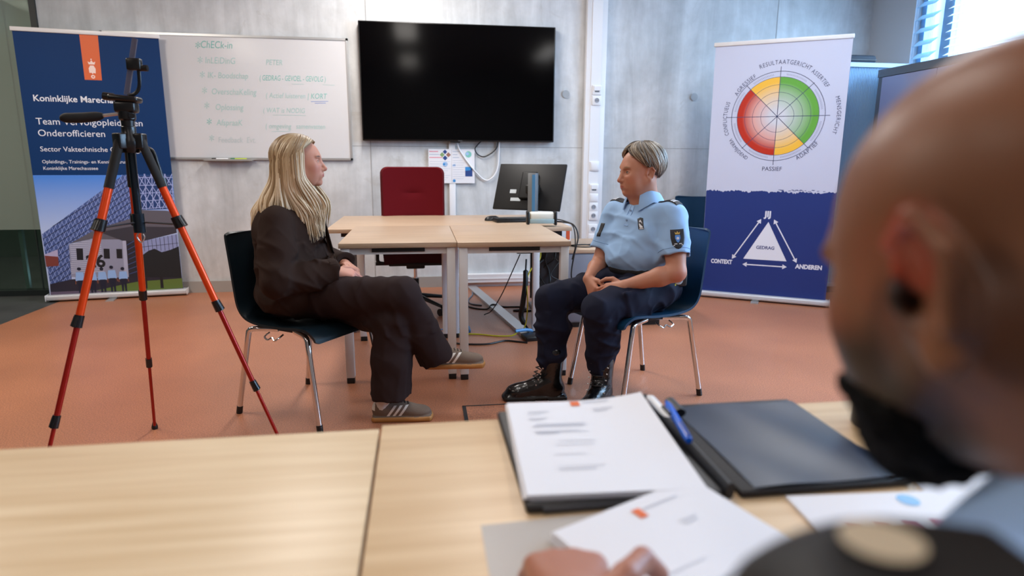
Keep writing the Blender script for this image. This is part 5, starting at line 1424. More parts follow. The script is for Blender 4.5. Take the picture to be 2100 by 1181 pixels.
# sleeve side facing outwards and to the camera
po = nz(V3(.25, .97, 0))
D = Decal(sb, LS + (LE - LS) * .34 + V3(.008, 0, 0), po, -(LE - LS) * 1.0, .0006)
D.slab('sleeve_patch', sh_, M_NAVYB, off, .002)
F2 = Flat(lambda u, v, h: D.P(u, v, .0032 + h)); F2.h = .0005
F2.poly([(-.011, .014), (.011, .014), (.012, 0), (.006, -.014), (0, -.019), (-.006, -.014), (-.012, 0)], 2); F2.ring((0, .0), 0, .006, 0, 6.29, 0, 2, 16)
F2.poly([(-.010, .017), (.010, .017), (.012, .028), (.005, .023), (0, .031), (-.005, .023), (-.012, .028)], 1)
for vv, l in ((-.024, .016), (-.030, .021)): F2.line([(-l, vv), (l, vv)], .0038, 0)
to_parent(F2.mb.build('patch_crest', [M_SILV, M_GOLD, M_CRBL]), off)
D = Decal(sb, RS + (RE - RS) * .30, nz(V3(-.2, -1, 0)) * -1 if False else nz(V3(.55, .3, 0)), up, .0006)
D.slab('sleeve_patch', [(-.012, .035), (.012, .035), (.010, -.03), (-.010, -.03)], M_NAVYB, off, .003)
D = Decal(sb, V3(1.03, 2.86, .865), V3(.35, .93, 0), V3(-.25, .0, 1.), .0006)
D.slab('chest_badge', [(-.015, -.024), (.010, -.026), (.015, .022), (.002, .028), (-.012, .024)], M_NAVYB, off, .0025)
F2 = Flat(lambda u, v, h: D.P(u, v, .0036 + h)); F2.h = .0005
F2.poly([(-.008, -.017), (.006, -.018), (.007, .004), (.002, .018), (-.005, .015), (-.009, 0)], 0); F2.line([(-.010, -.021), (.008, -.022)], .004, 0)
to_parent(F2.mb.build('badge_emblem', [M_SILV]), off)
# trousers
F = Field((.48, 2.56, .10), (1.36, 3.24, .70), .005)
PH_ = V3(1.11, 2.965, .55)
LH, RH = V3(1.13, 2.875, .545), V3(1.08, 3.05, .545)
LK, RK = V3(.805, 2.735, .475), V3(.615, 2.925, .490)
LA, RA = V3(.835, 2.800, .19), V3(.610, 2.905, .19)
F.ell(PH_, (.155, .180, .115), TA, .03); F.ell(PH_ + V3(-.02, -.005, .065), (.155, .175, .055), TA, .02)
F.chain([LH, LH * .5 + LK * .5, LK], [.105, .098, .076], .03); F.chain([RH, RH * .5 + RK * .5, RK], [.105, .095, .076], .03)
F.chain([LK, LK * .5 + LA * .5 + V3(.012, .0, 0), LA], [.077, .078, .060], .02); F.chain([RK, RK * .5 + RA * .5 + V3(.015, 0, 0), RA], [.077, .080, .064], .02)
F.cap(LA + V3(0, 0, .035), LA + V3(0, 0, .01), .068, .062, .01); F.cap(RA + V3(.01, 0, .035), RA + V3(.005, 0, .01), .072, .066, .01)
F.box(LK * .42 + LH * .58 + V3(-.01, -.098, -.01), (.070, .006, .06), np.array([nz(LK - LH), nz(np.cross(up, LK - LH)), up]), .008, .008)
F.disp(lambda P: folds(P, axes(LK - LH), 15, 6, .012, 4, 1.7) + folds(P, axes((.2, .1, 1)), 18, 8, .012, 4, 7.1) * (P[..., 2] < .45) + folds(P, axes((.6, .3, -.6)), 26, 11, .004, 3, 2.1), .03)
v, Fc = F.mesh()
M_NAVY = mat('trousers_navy', '#070e26', .85, spec=.3, bump=(500, .06))
np_obj('trousers', v, Fc, M_NAVY, off)
tb = bvh_of(v, Fc)
# waistband and belt pouch with key ring
pts = []
for k in range(48):
    a = k * math.pi / 24; d = tf * math.cos(a) * 1.0 + tl * math.sin(a) * 1.1
    c_ = PH_ + V3(-.02, -.005, .085)
    h_ = tb.ray_cast(Vector(c_ + d * .3), Vector(-nz(d)), .4)
    h2 = sb.ray_cast(Vector(c_ + d * .3), Vector(-nz(d)), .4)
    c2 = [x[0] for x in (h_, h2) if x[0] is not None]
    if c2: pts.append(max(c2, key=lambda p: (p - Vector(c_)).length))
to_parent(MB().tube(pts, .0045, 8, flat=(1, 4.5, (0, 0, 1)), closed=True).build('belt', mat('belt_black', '#0a0b10', .55)), off)
bd = MB().lathe([(0, 0), (.022, 0), (.024, .004), (.019, .008), (.010, .009), (0, .009)], 20, M=Matrix.Translation((1.205, 2.800, .600)) @ Matrix.Rotation(R_(80), 4, 'X'))
to_parent(bd.build('belt_badge', mat('badge_chrome', '#a9c2d4', .25, .6)), off)
to_parent(MB().box(1.16, 1.255, 2.800, 2.845, .565, .635, bev=.012).build('belt_pouch', mat('pouch_black', '#0b0d14', .5)), off)
to_parent(MB().tube(spline([(1.180, 2.795, .588), (1.172, 2.79, .578), (1.180, 2.788, .570), (1.19, 2.79, .580)], 5), .0045, 8).build('key_ring', mat('key_yellow', '#c9c242', .5)), off)
# boots
M_LEA = mat('black_leather', '#08090c', .22, spec=.6, bump=(60, .15)); M_SOLE = mat('boot_sole', '#0a0a0b', .6)
def boot(heel, ang, lean, name='boot'):
    F = Field((-.06, -.09, -.01), (.34, .09, .30), .004)
    F.ell((.035, 0, .05), (.048, .040, .050), None, .02); F.ell((.120, 0, .052), (.105, .041, .043), None, .03); F.ell((.218, 0, .040), (.062, .048, .038), None, .03)
    F.cap((.055, 0, .06), (.052 + lean, 0, .235), .046, .056, .03); F.cap((.075, 0, .09), (.125, 0, .065), .045, .040, .03)
    F.box((.13, 0, .012), (.15, .046, .014), None, .012, .006); F.ell((.268, 0, .018), (.03, .042, .018), None, .02)
    F.box((.105, 0, .004), (.032, .06, .010), None, .003, .004, 's')
    F.plane((0, 0, .001), (0, 0, -1), .002)
    F.disp(lambda P: -.0022 * (1 - np.abs(np.sin(P[..., 0] * 38 + P[..., 2] * 70))) ** 3 * ((P[..., 0] > .06) & (P[..., 0] < .19) & (P[..., 2] > .045)))
    F.disp(lambda P: np.where((P[..., 2] < .022), -.0022, 0))
    v, Fc = F.mesh(); Mx = np.array(Matrix.Rotation(R_(ang), 3, 'Z')); v = v @ Mx.T + np.array(heel)
    fz = v[Fc].mean(1)[:, 2] - heel[2]
    o = np_obj(name, v, Fc, [M_LEA, M_SOLE], off, None, (fz < .022).astype(int))
    lc_ = MB(); tr = Matrix.Translation(heel) @ Matrix.Rotation(R_(ang), 4, 'Z')
    for k in range(8):
        t_ = k / 7; x = .155 - .052 * t_ - .02 * t_ * (1 - t_) * 2; z = .080 + .15 * t_ ** 1.25; x += lean * t_; x += .012 * (1 - abs(2 * t_ - 1))
        lc_.tube([tr @ Vector((x - .012, -.030, z)), tr @ Vector((x + .008, 0, z + .006)), tr @ Vector((x - .012, .030, z + .004))], .0028, 6)
    lc_.tube([tr @ Vector((.10 + lean, -.02, .235)), tr @ Vector((.125 + lean, -.03, .215)), tr @ Vector((.11 + lean, -.02, .20))], .0024, 6)
    to_parent(lc_.build('boot_laces', M_BLACK), off)
    ey = MB()
    for k in range(6):
        t_ = k / 5; x = .135 - .05 * t_ + lean * t_; z = .085 + .14 * t_
        for sy in (-1, 1): ey.tube([tr @ Vector((x, sy * .040, z)), tr @ Vector((x, sy * .046, z))], .0035, 8)
    to_parent(ey.build('lace_eyelets', M_STEEL), off)
boot((.672, 2.885, 0), 176, -.004); boot((.880, 2.835, 0), 232, .0)
# hair
def skull(C, M, S, rad=(.098, .082, .090), c0=(-.016, 0, .036)):
    rad = np.array(rad) * S; c_ = C + M @ (np.array(c0) * S)
    def f(az, po, dr=0):
        az = np.asarray(az); po = np.asarray(po)
        l = np.stack([np.cos(az) * np.sin(po) * (rad[0] + dr), np.sin(az) * np.sin(po) * (rad[1] + dr), np.cos(po) * (rad[2] + dr)], -1)
        return c_ + l @ M.T
    return f
sk = skull(oC, oM, oS, (.094, .079, .088))
r1 = np.random.default_rng(4)
PL, RD, CL = [], [], []
c_dk, c_md, c_lt = (np.array(lin(c)) for c in ('#463d35', '#7b6f61', '#a89c89'))
K = 12
for i in range(620):
    s_ = 1 if r1.random() < .55 else -1
    a0 = R_(r1.uniform(5, 160)) ; 
    p0 = R_(r1.uniform(3, 42)); 
    # hairline: forehead, temple, above ear, nape
    a1 = a0 + R_(r1.uniform(18, 50)); a1 = min(a1, R_(178))
    ad = math.degrees(a1)
    lim = np.interp(ad, [0, 30, 50, 68, 80, 95, 110, 135, 180], [50, 60, 74, 92, 97, 99, 118, 131, 135])
    p1 = R_(lim - r1.uniform(0, 14)); t = np.linspace(0, 1, K)
    az = a0 + (a1 - a0) * t ** 1.3; po = p0 + (p1 - p0) * t
    dr = .005 + .008 * np.sin(np.pi * np.clip(t * .9 + .12, 0, 1)) + r1.uniform(-.003, .004) + .003 * (p0 < .4)
    dr = dr * np.interp(np.degrees(po), [0, 60, 100, 135], [1.25, 1.2, 1.0, .75])
    PL.append(np.stack([sk(s_ * az[k], po[k], dr[k]) for k in range(K)])); w_ = r1.uniform(.0028, .0052)
    RD.append(w_ * np.interp(t, [0, .1, .7, 1], [.8, 1, 1, .25]))
    m_ = r1.random(); base = c_dk * (1 - m_) + c_md * m_ if r1.random() < .5 else c_md * (1 - m_) + c_lt * m_
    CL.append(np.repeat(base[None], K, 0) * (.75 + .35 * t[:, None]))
for i in range(60):       # fringe swept over the forehead
    t = np.linspace(0, 1, K); a0 = r1.uniform(-25, 30); p0 = r1.uniform(20, 34); a1 = a0 * .6 + r1.uniform(18, 50); p1 = np.interp(a1, [-30, 0, 30, 60], [46, 50, 55, 66]) - r1.uniform(0, 6)
    az = R_(1) * (a0 + (a1 - a0) * t); po = R_(1) * (p0 + (p1 - p0) * t)
    PL.append(np.stack([sk(az[k], po[k], .010 - .004 * t[k]) for k in range(K)])); RD.append(.0045 * np.interp(t, [0, .1, .7, 1], [.8, 1, 1, .3]))
    m_ = r1.random(); CL.append(np.repeat((c_md * (1 - m_) + c_lt * m_)[None], K, 0))
hv = strands(PL, RD, CL)
F = Field(oC - .14, oC + .16, .004)
F.ell(oC + oM @ (V3(-.018, 0, .040) * oS), np.array((.094, .077, .085)) * oS, oM.T)
F.plane(oC + oM @ (V3(.030, 0, .055) * oS), oM @ nz(V3(.78, 0, -.62))); F.plane(oC + oM @ (V3(-.03, 0, -.012) * oS), oM @ nz(V3(.48, 0, -.87)))
cv, cf = F.mesh()
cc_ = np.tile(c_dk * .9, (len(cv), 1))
hv = join(hv, (cv, cf, cc_))
np_obj('hair', hv[0], hv[1], HAIR, off, hv[2])

# ================================================= the blonde woman
WB = V3(-.52, 2.93, 0)
wom = thing('person', 'seated woman with long blonde hair in dark brown suit, legs crossed', 'person', tuple(WB))
wC = V3(-.516, 2.930, 1.134); wM = frame(1, -3, 0); wS = .94
tf = V3(.955, -.296, 0); tl = V3(.296, .955, 0); TA = np.array([tf, tl, up])
RS, LS = V3(-.610, 2.785, .890), V3(-.525, 3.105, .890)
RE, LE = V3(-.600, 2.690, .655), V3(-.50, 3.12, .66)
RW, LW = V3(-.375, 2.775, .668), V3(-.350, 2.930, .680)
F = Field((-.78, 2.58, .58), (-.14, 3.22, 1.27), .0026)
T = head(F, wC, wM, wS, dict(nose=1.01, lips=1.1, chin=.002, cheek=.0))
F.cap(T(-.025, 0, -.055), V3(-.575, 2.95, .93), .048, .056, .025)
F.cap(LS, RS, .04, None, .03); F.ell(V3(-.575, 2.95, .80), (.09, .13, .13), TA, .03)
F.chain([RS, RE, RE * .6 + RW * .4, RW], [.042, .036, .036, .024], .015); F.chain([LS, LE, LE * .6 + LW * .4, LW], [.042, .036, .036, .024], .015)
hr = hand_prims(RW, (.93, .30, -.12), (.1, -.35, .93), (.2, .9, .1), ((30, 50, 30), (32, 52, 30), (34, 54, 30), (36, 54, 30)), ((.7, .65, .2), (.95, .2, -.1), (.9, 0, -.3)), .93)
hl = hand_prims(LW, (.62, -.72, -.18), (.30, .25, .90), (-.8, -.6, .1), ((32, 48, 30), (34, 50, 30), (38, 52, 30), (42, 52, 30)), ((.75, .55, .15), (.9, .1, -.3), (.85, -.1, -.45)), .93)
for a, b, r0, r1_, k in hr + hl: F.cap(a, b, r0, r1_, k)
v, Fc = F.mesh()
sp = face_spots(T, wM, wS, '#b0665c', '#9c4e50', '#4a3428')
sp.append((RW + V3(.09, .02, -.02), .07, '#c58a80', .5))
col = skin_cols(v, '#bb8570', sp)
np_obj('body', v, Fc, SKIN, wom, col)
to_parent(MB().tube([Vector(RW + nz(RW - RE) * .002 + (axes(RW - RE)[1] * math.cos(a) + axes(RW - RE)[2] * math.sin(a)) * .027) for a in np.linspace(0, 2 * math.pi, 25)[:-1]], .0028, 6, closed=True).build('bracelet', mat('gold', '#c79a4a', .25, .9)), wom)
# jacket
F = Field((-.86, 2.52, .42), (-.22, 3.26, 1.03), .0045)
for S_, E_, W_ in ((RS, RE, RW), (LS, LE, LW)):
    F.chain([S_, S_ * .5 + E_ * .5, E_, E_ * .5 + W_ * .5, W_ + nz(W_ - E_) * .06], [.066, .066, .064, .060, .052], .025)
    ax_ = nz(W_ - E_); e = W_ + ax_ * .006
    F.box(e + ax_ * .10, (.10, .09, .09), axes(ax_), .002, .003, 's'); F.cap(e + ax_ * .05, e - ax_ * .0, .034, .030, .003, 's')
F.ell(V3(-.590, 2.955, .825), (.150, .185, .150), TA, .03)
F.ell(V3(-.580, 2.955, .69), (.160, .190, .15), TA, .04)
F.ell(V3(-.550, 2.935, .555), (.205, .205, .115), TA, .04)
F.ell(V3(-.475, 2.835, .545), (.175, .065, .10), np.array([nz((.93, -.37, -.0)), nz((.37, .93, 0)), up]), .03)
F.ell(V3(-.455, 2.82, .60), (.155, .055, .05), np.array([nz((.93, -.37, .0)), nz((.37, .93, 0)), up]), .03)
F.cap(RS + V3(.005, .03, .006), LS + V3(.005, -.03, .006), .058, None, .03)
F.cap(V3(-.60, 2.955, .90), V3(-.590, 2.952, .965), .085, .060, .03)
F.cap(V3(-.56, 2.945, .94), T(0, 0, -.1), .052, .05, .002, 's')
F.plane((-.5, 2.9, .456), (-.10, 0.05, -1), .006)
F.disp(lambda P: folds(P, [(.35, .3, .88), (.9, -.2, -.3), (0, 1, 0)], 12, 4.5, .013, 4, .6) + folds(P, axes(RW - RE), 19, 6, .010, 4, 5.) * ((P[..., 2] < .80) & (P[..., 1] < 2.86) & (P[..., 0] < -.43)) + folds(P, axes((.7, .2, .6)), 24, 10, .004, 3, 1.1), .03)
v, Fc = F.mesh()
M_BRN = mat('suit_brown', '#2d201b', .9, spec=.15, bump=(450, .06))
np_obj('jacket', v, Fc, M_BRN, wom)
jb_ = bvh_of(v, Fc)
px_ = .00222
vw = nz(V3(-.13, .97, -.13))
D = Decal(jb_, V3(-.44, 2.80, .845), vw, up, .0012)
D.slab('lapel', [(x * px_, y * px_) for x, y in ((4, 34), (15, 22), (33, -62), (20, -64), (4, -22), (-8, -4), (-12, 6), (-4, 12))], M_BRN, wom, .004, 8)
# trousers
F = Field((-.74, 2.54, .09), (.20, 3.16, .70), .005)
RH, LH = V3(-.600, 2.885, .545), V3(-.505, 3.015, .535)
RK, LK = V3(-.085, 2.700, .578), V3(-.125, 2.725, .460)
RA, LA = V3(.055, 2.812, .255), V3(-.160, 2.722, .10)
dB = np.array([nz((.824, -.566, 0)), nz((.566, .824, 0)), up])
F.ell((-.56, 2.945, .55), (.15, .165, .105), dB, .03)
F.chain([RH, RH * .5 + RK * .5, RK], [.098, .094, .072], .03); F.chain([LH, LH * .5 + LK * .5, LK], [.095, .088, .078], .03)
F.chain([RK, RK * .5 + RA * .5 + V3(.0, 0, -.01), RA + nz(RA - RK) * .06], [.073, .076, .077], .02)
ax_ = nz(RA - RK); e = RA - ax_ * .0; F.box(e + ax_ * .10, (.10, .12, .12), axes(ax_), .002, .003, 's'); F.cap(e + ax_ * .03, e - ax_ * .03, .060, .062, .003, 's')
F.chain([LK, LK * .5 + LA * .5, LA - V3(0, 0, .10)], [.080, .084, .094], .02)
F.box((LA[0], LA[1], .02), (.16, .14, .098), None, .002, .003, 's'); F.cap(LA + V3(0, 0, -.05), LA + V3(0, 0, .03), .070, .066, .003, 's')
F.disp(lambda P: folds(P, axes(RK - RH + V3(0, 0, .1)), 14, 5, .011, 4, 2.2) * (P[..., 2] > .40) + folds(P, axes((.1, .05, 1)), 3.0, 13, .010, 4, 4.4) * (P[..., 2] < .45) + folds(P, axes((.6, -.3, .5)), 22, 9, .004, 3, 6.1), .03)
v, Fc = F.mesh()
np_obj('trousers', v, Fc, mat('suit_trousers_brown', '#2b2020', .9, spec=.15, bump=(450, .06)), wom)
# trainers
M_SUE = mat('brown_suede', '#6a5a4e', .85, bump=(300, .15)); M_GUM = mat('gum_sole', '#a8753c', .5); M_WLEA = mat('white_leather', '#d6d2cb', .5); M_SOCK = mat('sock_offwhite', '#c4bcb6', .8)
def trainer(heel, ang, pitch, roll=0.):
    F = Field((-.02, -.07, -.01), (.30, .07, .13), .0030)
    F.ell((.042, 0, .050), (.042, .033, .048), None, .02); F.ell((.115, 0, .048), (.080, .036, .040), None, .03); F.ell((.205, 0, .036), (.060, .041, .029), None, .03)
    F.ell((.05, 0, .105), (.040, .024, .035), None, .008, 's')
    F.box((.135, 0, .013), (.133, .040, .014), None, .013, .005); F.ell((.20, 0, .013), (.072, .046, .014), None, .01)
    F.plane((0, 0, .001), (0, 0, -1), .002)
    F.disp(lambda P: np.where((P[..., 2] < .024), -.0025, 0))
    v, Fc = F.mesh()
    tr = Matrix.Translation(heel) @ Matrix.Rotation(R_(ang), 4, 'Z') @ Matrix.Rotation(R_(pitch), 4, 'Y') @ Matrix.Rotation(R_(roll), 4, 'X')
    Mx = np.array(tr)
    cz = v[Fc].mean(1); lb = bvh_of(v, Fc)
    vw = v @ Mx[:3, :3].T + Mx[:3, 3]
    mi = np.where(cz[:, 2] < .024, 1, 0); mi = np.where((cz[:, 0] < .018) & (cz[:, 2] > .05), 2, mi)
    np_obj('trainer', vw, Fc, [M_SUE, M_GUM, M_WLEA], wom, None, mi)
    st = MB()
    for sy in (-1, 1):
        for k in range(3):
            xb = .075 + k * .026
            for (x0, z0, x1, z1) in ((xb, .028, xb + .034, .075),):
                n = 8; L_ = []; R2 = []
                for i in range(n + 1):
                    t_ = i / n; x = x0 + (x1 - x0) * t_; z = z0 + (z1 - z0) * t_
                    for dx, arr in ((-.0062, L_), (.0062, R2)):
                        h_ = lb.ray_cast(Vector((x + dx, sy * .08, z)), Vector((0, -sy, 0)), .1)
                        arr.append((h_[0] + Vector((0, sy * .0012, 0))) if h_[0] is not None else Vector((x + dx, sy * .03, z)))
                for i in range(n): st.add([tr @ p for p in (L_[i], R2[i], R2[i + 1], L_[i + 1])], [(0, 1, 2, 3)], 0, True)
    to_parent(st.build('side_stripes', M_WLEA), wom)
    lc_ = MB()
    for k in range(6):
        x = .165 - k * .015; h0 = lb.ray_cast(Vector((x, -.014, .2)), Vector((0, 0, -1)), .3)[0]; h1 = lb.ray_cast(Vector((x - .004, .014, .2)), Vector((0, 0, -1)), .3)[0]
        if h0 and h1: lc_.tube([tr @ (h0 + Vector((0, 0, .001))), tr @ ((h0 + h1) / 2 + Vector((0, 0, .005))), tr @ (h1 + Vector((0, 0, .001)))], .0026, 6)
    lc_.tube(spline([tr @ Vector(p) for p in ((.085, 0, .088), (.075, -.02, .098), (.09, -.035, .090), (.088, -.01, .09), (.10, .02, .095), (.088, .035, .088), (.085, 0, .09))], 5), .0022, 6)
    to_parent(lc_.build('laces', mat('lace_brown', '#3a302b', .8)), wom)
    return tr
trainer((-.238, 2.735, 0), -4, 0)
tr2 = trainer((.010, 2.830, .205), -6, -1, 0)
to_parent(MB().tube([(-.190, 2.728, .055), (-.180, 2.726, .15)], [.032, .036], 16).build('sock', M_SOCK), wom)
to_parent(MB().tube([tr2 @ Vector((.050, 0, .06)), tr2 @ Vector((.035, 0, .14))], [.030, .036], 16).build('sock', mat('sock_dark', '#2c2422', .8)), wom)
# long hair
r1 = np.random.default_rng(9)
sk = skull(wC, wM, wS, (.101, .088, .089))
PL, RD, CL = [], [], []
c_rt, c_md, c_lt, c_tip = (np.array(lin(c)) for c in ('#6a5236', '#a88f6c', '#d3c09f', '#e8dcc6'))
K = 26; t = np.linspace(0, 1, K)
for i in range(760):
    s_ = -1 if r1.random() < .68 else 1
    az_e = r1.uniform(66, 178)                                   # where the strand leaves the head
    if s_ < 0 and r1.random() < .35: az_e = r1.uniform(66, 105)
    xp = np.interp(az_e, [66, 95, 150, 178], [1.05, .6, .1, -.25]) + r1.uniform(-.3, .25)                                     # start along the parting
    p0 = R_(abs(xp) * 38 + 2); a0 = R_(6) if xp > 0 else R_(170)
    q0 = sk(s_ * a0, p0, .004)
    kk = 10; th = np.linspace(0, 1, kk)
    a1 = R_(az_e); pe = R_(np.interp(az_e, [60, 75, 95, 180], [66, 80, 92, 105]))
    d0 = np.array([math.cos(a0) * math.sin(p0), math.sin(a0) * math.sin(p0), math.cos(p0)]); d1 = np.array([math.cos(a1) * math.sin(pe), math.sin(a1) * math.sin(pe), math.cos(pe)])
    om = math.acos(np.clip(d0 @ d1, -1, 1)); thick = r1.uniform(.002, .016)
    arc = []
    for u in th:
        d = (math.sin((1 - u) * om) * d0 + math.sin(u * om) * d1) / max(math.sin(om), 1e-6)
        arc.append(sk(s_ * math.atan2(d[1], d[0]), math.acos(np.clip(d[2], -1, 1)), thick * (.5 + .8 * math.sin(u * 1.7))))
    e = arc[-1]; L = r1.uniform(.26, .38) if az_e < 120 else r1.uniform(.22, .30)
    out = wM @ np.array([math.cos(a1), s_ * math.sin(a1), 0])
    # hanging part: first close to the head, then over the shoulder or down the chest and back
    front = np.interp(az_e, [66, 100, 125, 180], [1, .7, -.3, -1])
    g = wM @ np.array([1, 0, 0]); side = wM @ np.array([0, s_, 0])
    hang = []
    ph = az_e * .12 + r1.uniform(0, 1.2); wa = r1.uniform(.005, .013); n2 = K - kk
    for j in range(1, n2 + 1):
        u = j / n2; z = -L * u
        k_ = np.clip((-z - (.10 if front > 0 else .05)) / .17, 0, 1); k_ = k_ * k_ * (3 - 2 * k_)
        off_ = out * (.003 + .008 * u) + g * (.078 * front * k_ if front > 0 else .085 * front * k_) + side * (-.018 if front > .2 else .01) * k_
        wv = math.sin(ph + u * 9) * wa * u
        hang.append(e + off_ + np.array([0, 0, z]) + g * wv + side * math.cos(ph + u * 8) * wa * .6 * u)
    p = np.array(arc + hang)
    PL.append(p); w_ = r1.uniform(.0028, .0062)
    RD.append(w_ * np.interp(t, [0, .08, .6, .85, 1], [.7, 1, 1, .8, .15]))
    m_ = r1.random(); root = c_rt * (1 - m_ * .6) + c_md * m_ * .6; mid = c_md * (1 - m_) + c_lt * m_; tip = c_lt * (1 - m_) + c_tip * m_
    if r1.random() < .22: mid = c_rt * .5 + c_md * .5; tip = c_md
    CL.append(np.stack([np.interp(t, [0, .12, .42, .8, 1], [root[c], root[c] * .8 + mid[c] * .2, mid[c], tip[c], tip[c]]) for c in range(3)], 1))
hv = strands(PL, RD, CL, 5, .55)
F = Field(wC - V3(.17, .17, .30), wC + V3(.17, .17, .16), .004)
F.ell(wC + wM @ (V3(-.020, 0, .040) * wS), np.array((.098, .084, .092)) * wS, wM.T)
F.cap(wC + V3(-.045, 0, .0), wC + V3(-.075, 0, -.20), .075, .055, .03)
F.plane(wC + wM @ (V3(.022, 0, .060) * wS), wM @ nz(V3(.90, 0, -.43)))
cv, cf = F.mesh()
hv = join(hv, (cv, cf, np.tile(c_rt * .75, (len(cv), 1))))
np_obj('hair', hv[0], hv[1], HAIR, wom, hv[2])

# ================================================= the bald man close to the camera
man = thing('person', 'bald bearded man in light blue uniform polo close at the right edge', 'person', (.36, .20, .0))
mC = V3(.300, .283, 1.098); mM = frame(98, 21, 0); mS = .94
F = Field((.16, .02, .86), (.50, .45, 1.27), .002)
T = head(F, mC, mM, mS, dict(fat=.002, jaw=.004, brow=.002, nose=1.03, ear=1.18))
F.cap(T(-.050, 0, -.040), V3(.352, .165, .98), .056, .064, .03)
F.cap(T(-.03, 0, -.085), V3(.350, .175, .98), .034, .05, .03)
F.plane((0, 0, .90), (0, 0, -1), .004)
LSh, REs = V3(.165, .160, .940), V3(.53, .115, .940)
v, Fc = F.mesh()
sp = face_spots(T, mM, mS, '#a5503a', '#8c4a40', '#1c1512')
for s_ in (-1, 1):
    sp.append((T(-.010, s_ * .08, .010), (np.array((.024, .02, .03)), mM), '#b5402a', .75))
    sp.append((T(.012, s_ * .066, -.040), (np.array((.030, .03, .045)), mM), '#2a201c', .55))
    sp.append((T(.050, s_ * .045, -.070), (np.array((.070, .045, .060)), mM), '#17100d', .92))
    sp.append((T(.004, s_ * .078, -.012), (np.array((.012, .03, .012)), mM), '#1a0c08', .95))  # shade inside the ear canal, painted into the skin colour
    sp.append((T(-.040, s_ * .066, -.030), (np.array((.018, .03, .040)), mM), '#3a2118', .7))  # shade behind the ear painted into the skin, along with stubble
    sp.append((T(-.045, s_ * .07, .02), (np.array((.05, .03, .055)), mM), '#6e5040', .35))
sp.append((T(.085, 0, -.065), (np.array((.03, .04, .022)), mM), '#120e0d', .9))
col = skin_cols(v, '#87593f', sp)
MSK = mat('skin_close', '#a87252', .42, spec=.4, vcol=True, sss=.15)
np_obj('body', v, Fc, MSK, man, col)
F = Field(mC - .16, mC + .17, .003)
head(F, mC, mM, mS, dict(fat=.002, jaw=.004, brow=.002, nose=.96), ears=False)
F.ell(T(.070, 0, -.094), np.array((.026, .032, .026)), mM.T, .015)
F.D -= .0055
F.plane(T(.092, 0, -.043), mM @ nz(V3(-.38, 0, .92)), .012); F.plane(T(.012, 0, -.08), mM @ nz(V3(-.95, 0, -.3)), .012)
F.disp(lambda P: .0022 * vnoise(P, 260.) + .0015 * vnoise(P, 520.))
v, Fc = F.mesh(0)
np_obj('beard', v, Fc, mat('beard_black', '#040303', .95, spec=.15, bump=(900, .4)), man)
# polo of the man
F = Field((.02, -.12, .55), (.70, .38, 1.02), .005)
F.cap(LSh, REs, .070, None, .03); F.ell((.35, .08, .85), (.20, .11, .15), None, .04); F.ell((.35, -.01, .68), (.18, .12, .16), None, .04)
F.cap((.345, .155, .955), (.345, .170, .985), .105, .080, .03)
aE = V3(.055, .285, .775)
F.chain([LSh, LSh * .4 + aE * .6], [.072, .066], .03); F.chain([REs, V3(.58, .19, .85)], [.070, .064], .03)
F.cap((.350, .165, .94), T(-.04, 0, -.05), .066, .064, .002, 's')
F.plane((0, 0, .56), (0, 0, -1))
F.disp(lambda P: folds(P, axes((.5, .2, .8)), 9, 5, .005, 3, 1.1))
v, Fc = F.mesh()
M_POLO2 = mat('polo_pale_blue', '#a6cbfa', .75, bump=(900, .08))
np_obj('polo_shirt', v, Fc, M_POLO2, man)
mb_ = bvh_of(v, Fc)
def mcollar(u, w_):
    th = R_(25 + u * 310); c_ = V3(.340, .180, 1.010); f_ = V3(-.12, .99, 0); l_ = V3(-.99, -.12, 0)
    rr_ = .074 + .034 * w_ ** .8; z = .018 - .055 * w_ - .020 * math.cos(th)
    p = c_ + f_ * math.cos(th) * rr_ * 1.05 + l_ * math.sin(th) * rr_
    return (p[0], p[1], p[2] + z)
to_parent(MB().grid(mcollar, 48, 8, thick=.004).build('collar', M_POLO2), man)
D = Decal(mb_, V3(.185, .175, 1.02), V3(0, 0, -1), V3(-1, .10, -.1), .002)
w_ = .043
D.slab('epaulette', [(-w_, -.024), (w_, -.024), (w_, .060), (w_ * .6, .074), (-w_ * .6, .074), (-w_, .060)], mat('epaulette_black', '#08090b', .6), man, .006)
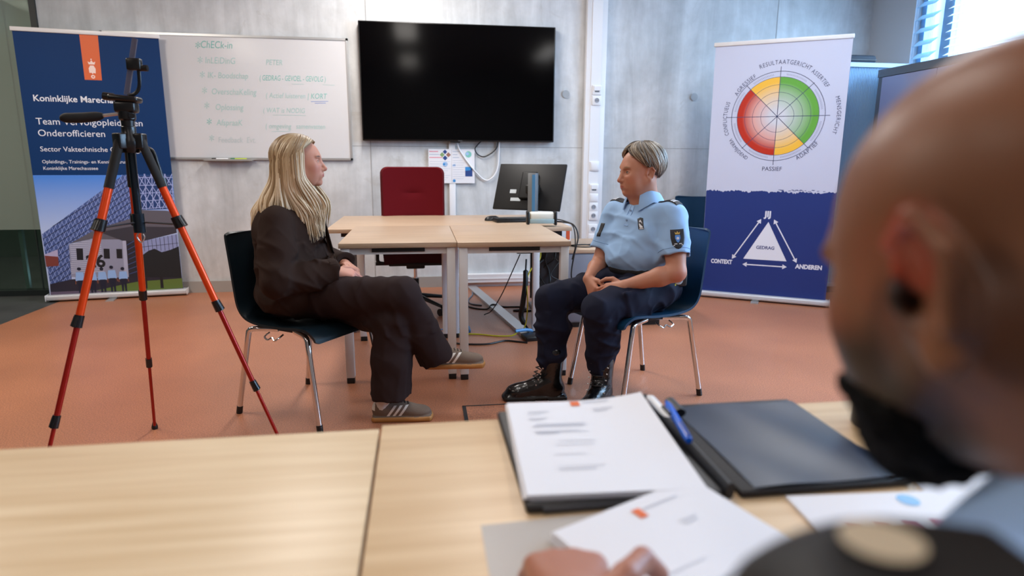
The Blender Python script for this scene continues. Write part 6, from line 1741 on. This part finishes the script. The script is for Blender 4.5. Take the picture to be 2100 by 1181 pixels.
F2 = Flat(lambda u, v, h: D.P(u, v, .0075 + h)); F2.h = .0012
for i in range(24):
    a0, a1 = i * math.pi / 12, (i + 1) * math.pi / 12
    for j in range(3): F2.poly([(.0115 * r * math.cos(a) * (1.1), .028 + .014 * r * math.sin(a)) for r, a in ((j / 3, a0), ((j + 1) / 3, a0), ((j + 1) / 3, a1), (j / 3, a1))] if j else [(0, .028), (.0042 * math.cos(a0), .028 + .00467 * math.sin(a0)), (.0042 * math.cos(a1), .028 + .00467 * math.sin(a1))], 0)
to_parent(F2.mb.build('epaulette_crest', [mat('crest_beige', '#c9bca4', .5)]), man)
# left arm and hand on the papers
mW = V3(.118, .436, .786)
F = Field((-.06, .10, .73), (.30, .68, .95), .0025)
F.chain([LSh * .5 + aE * .5, aE, aE * .6 + mW * .4, mW], [.050, .044, .043, .030], .02)
for a, b, r0, r1_, k in hand_prims(mW, (.10, .985, -.14), (.1, .10, .98), (1, 0, 0), ((30, 55, 30), (34, 60, 30), (38, 60, 30), (42, 60, 30)), ((.66, .66, .42), (.75, .62, .12), (.30, .72, -.62)), 1.08, .08): F.cap(a, b, r0, r1_, k)
v, Fc = F.mesh()
col = skin_cols(v, '#a9705a', [(mW + V3(.08, .12, .0), .07, '#b5767c', .5)])
np_obj('arm', v, Fc, MSK, man, col)
# right forearm and hand resting at the edge of the papers
F = Field((.34, .10, .73), (.74, .66, .96), .003)
rE, rW = V3(.60, .26, .800), V3(.500, .435, .786)
F.chain([V3(.56, .15, .90), rE, rE * .6 + rW * .4, rW], [.050, .044, .043, .030], .02)
for a, b, r0, r1_, k in hand_prims(rW, (-.42, .90, -.12), (-.05, .1, .98), (-1, -.3, 0), ((16, 24, 14), (18, 26, 16), (20, 28, 16), (22, 30, 18)), ((.70, .62, .05), (.85, .42, -.05), (.80, .35, -.35)), 1.06, .07): F.cap(a, b, r0, r1_, k)
v, Fc = F.mesh()
np_obj('arm', v, Fc, MSK, man, skin_cols(v, '#9a6552'))
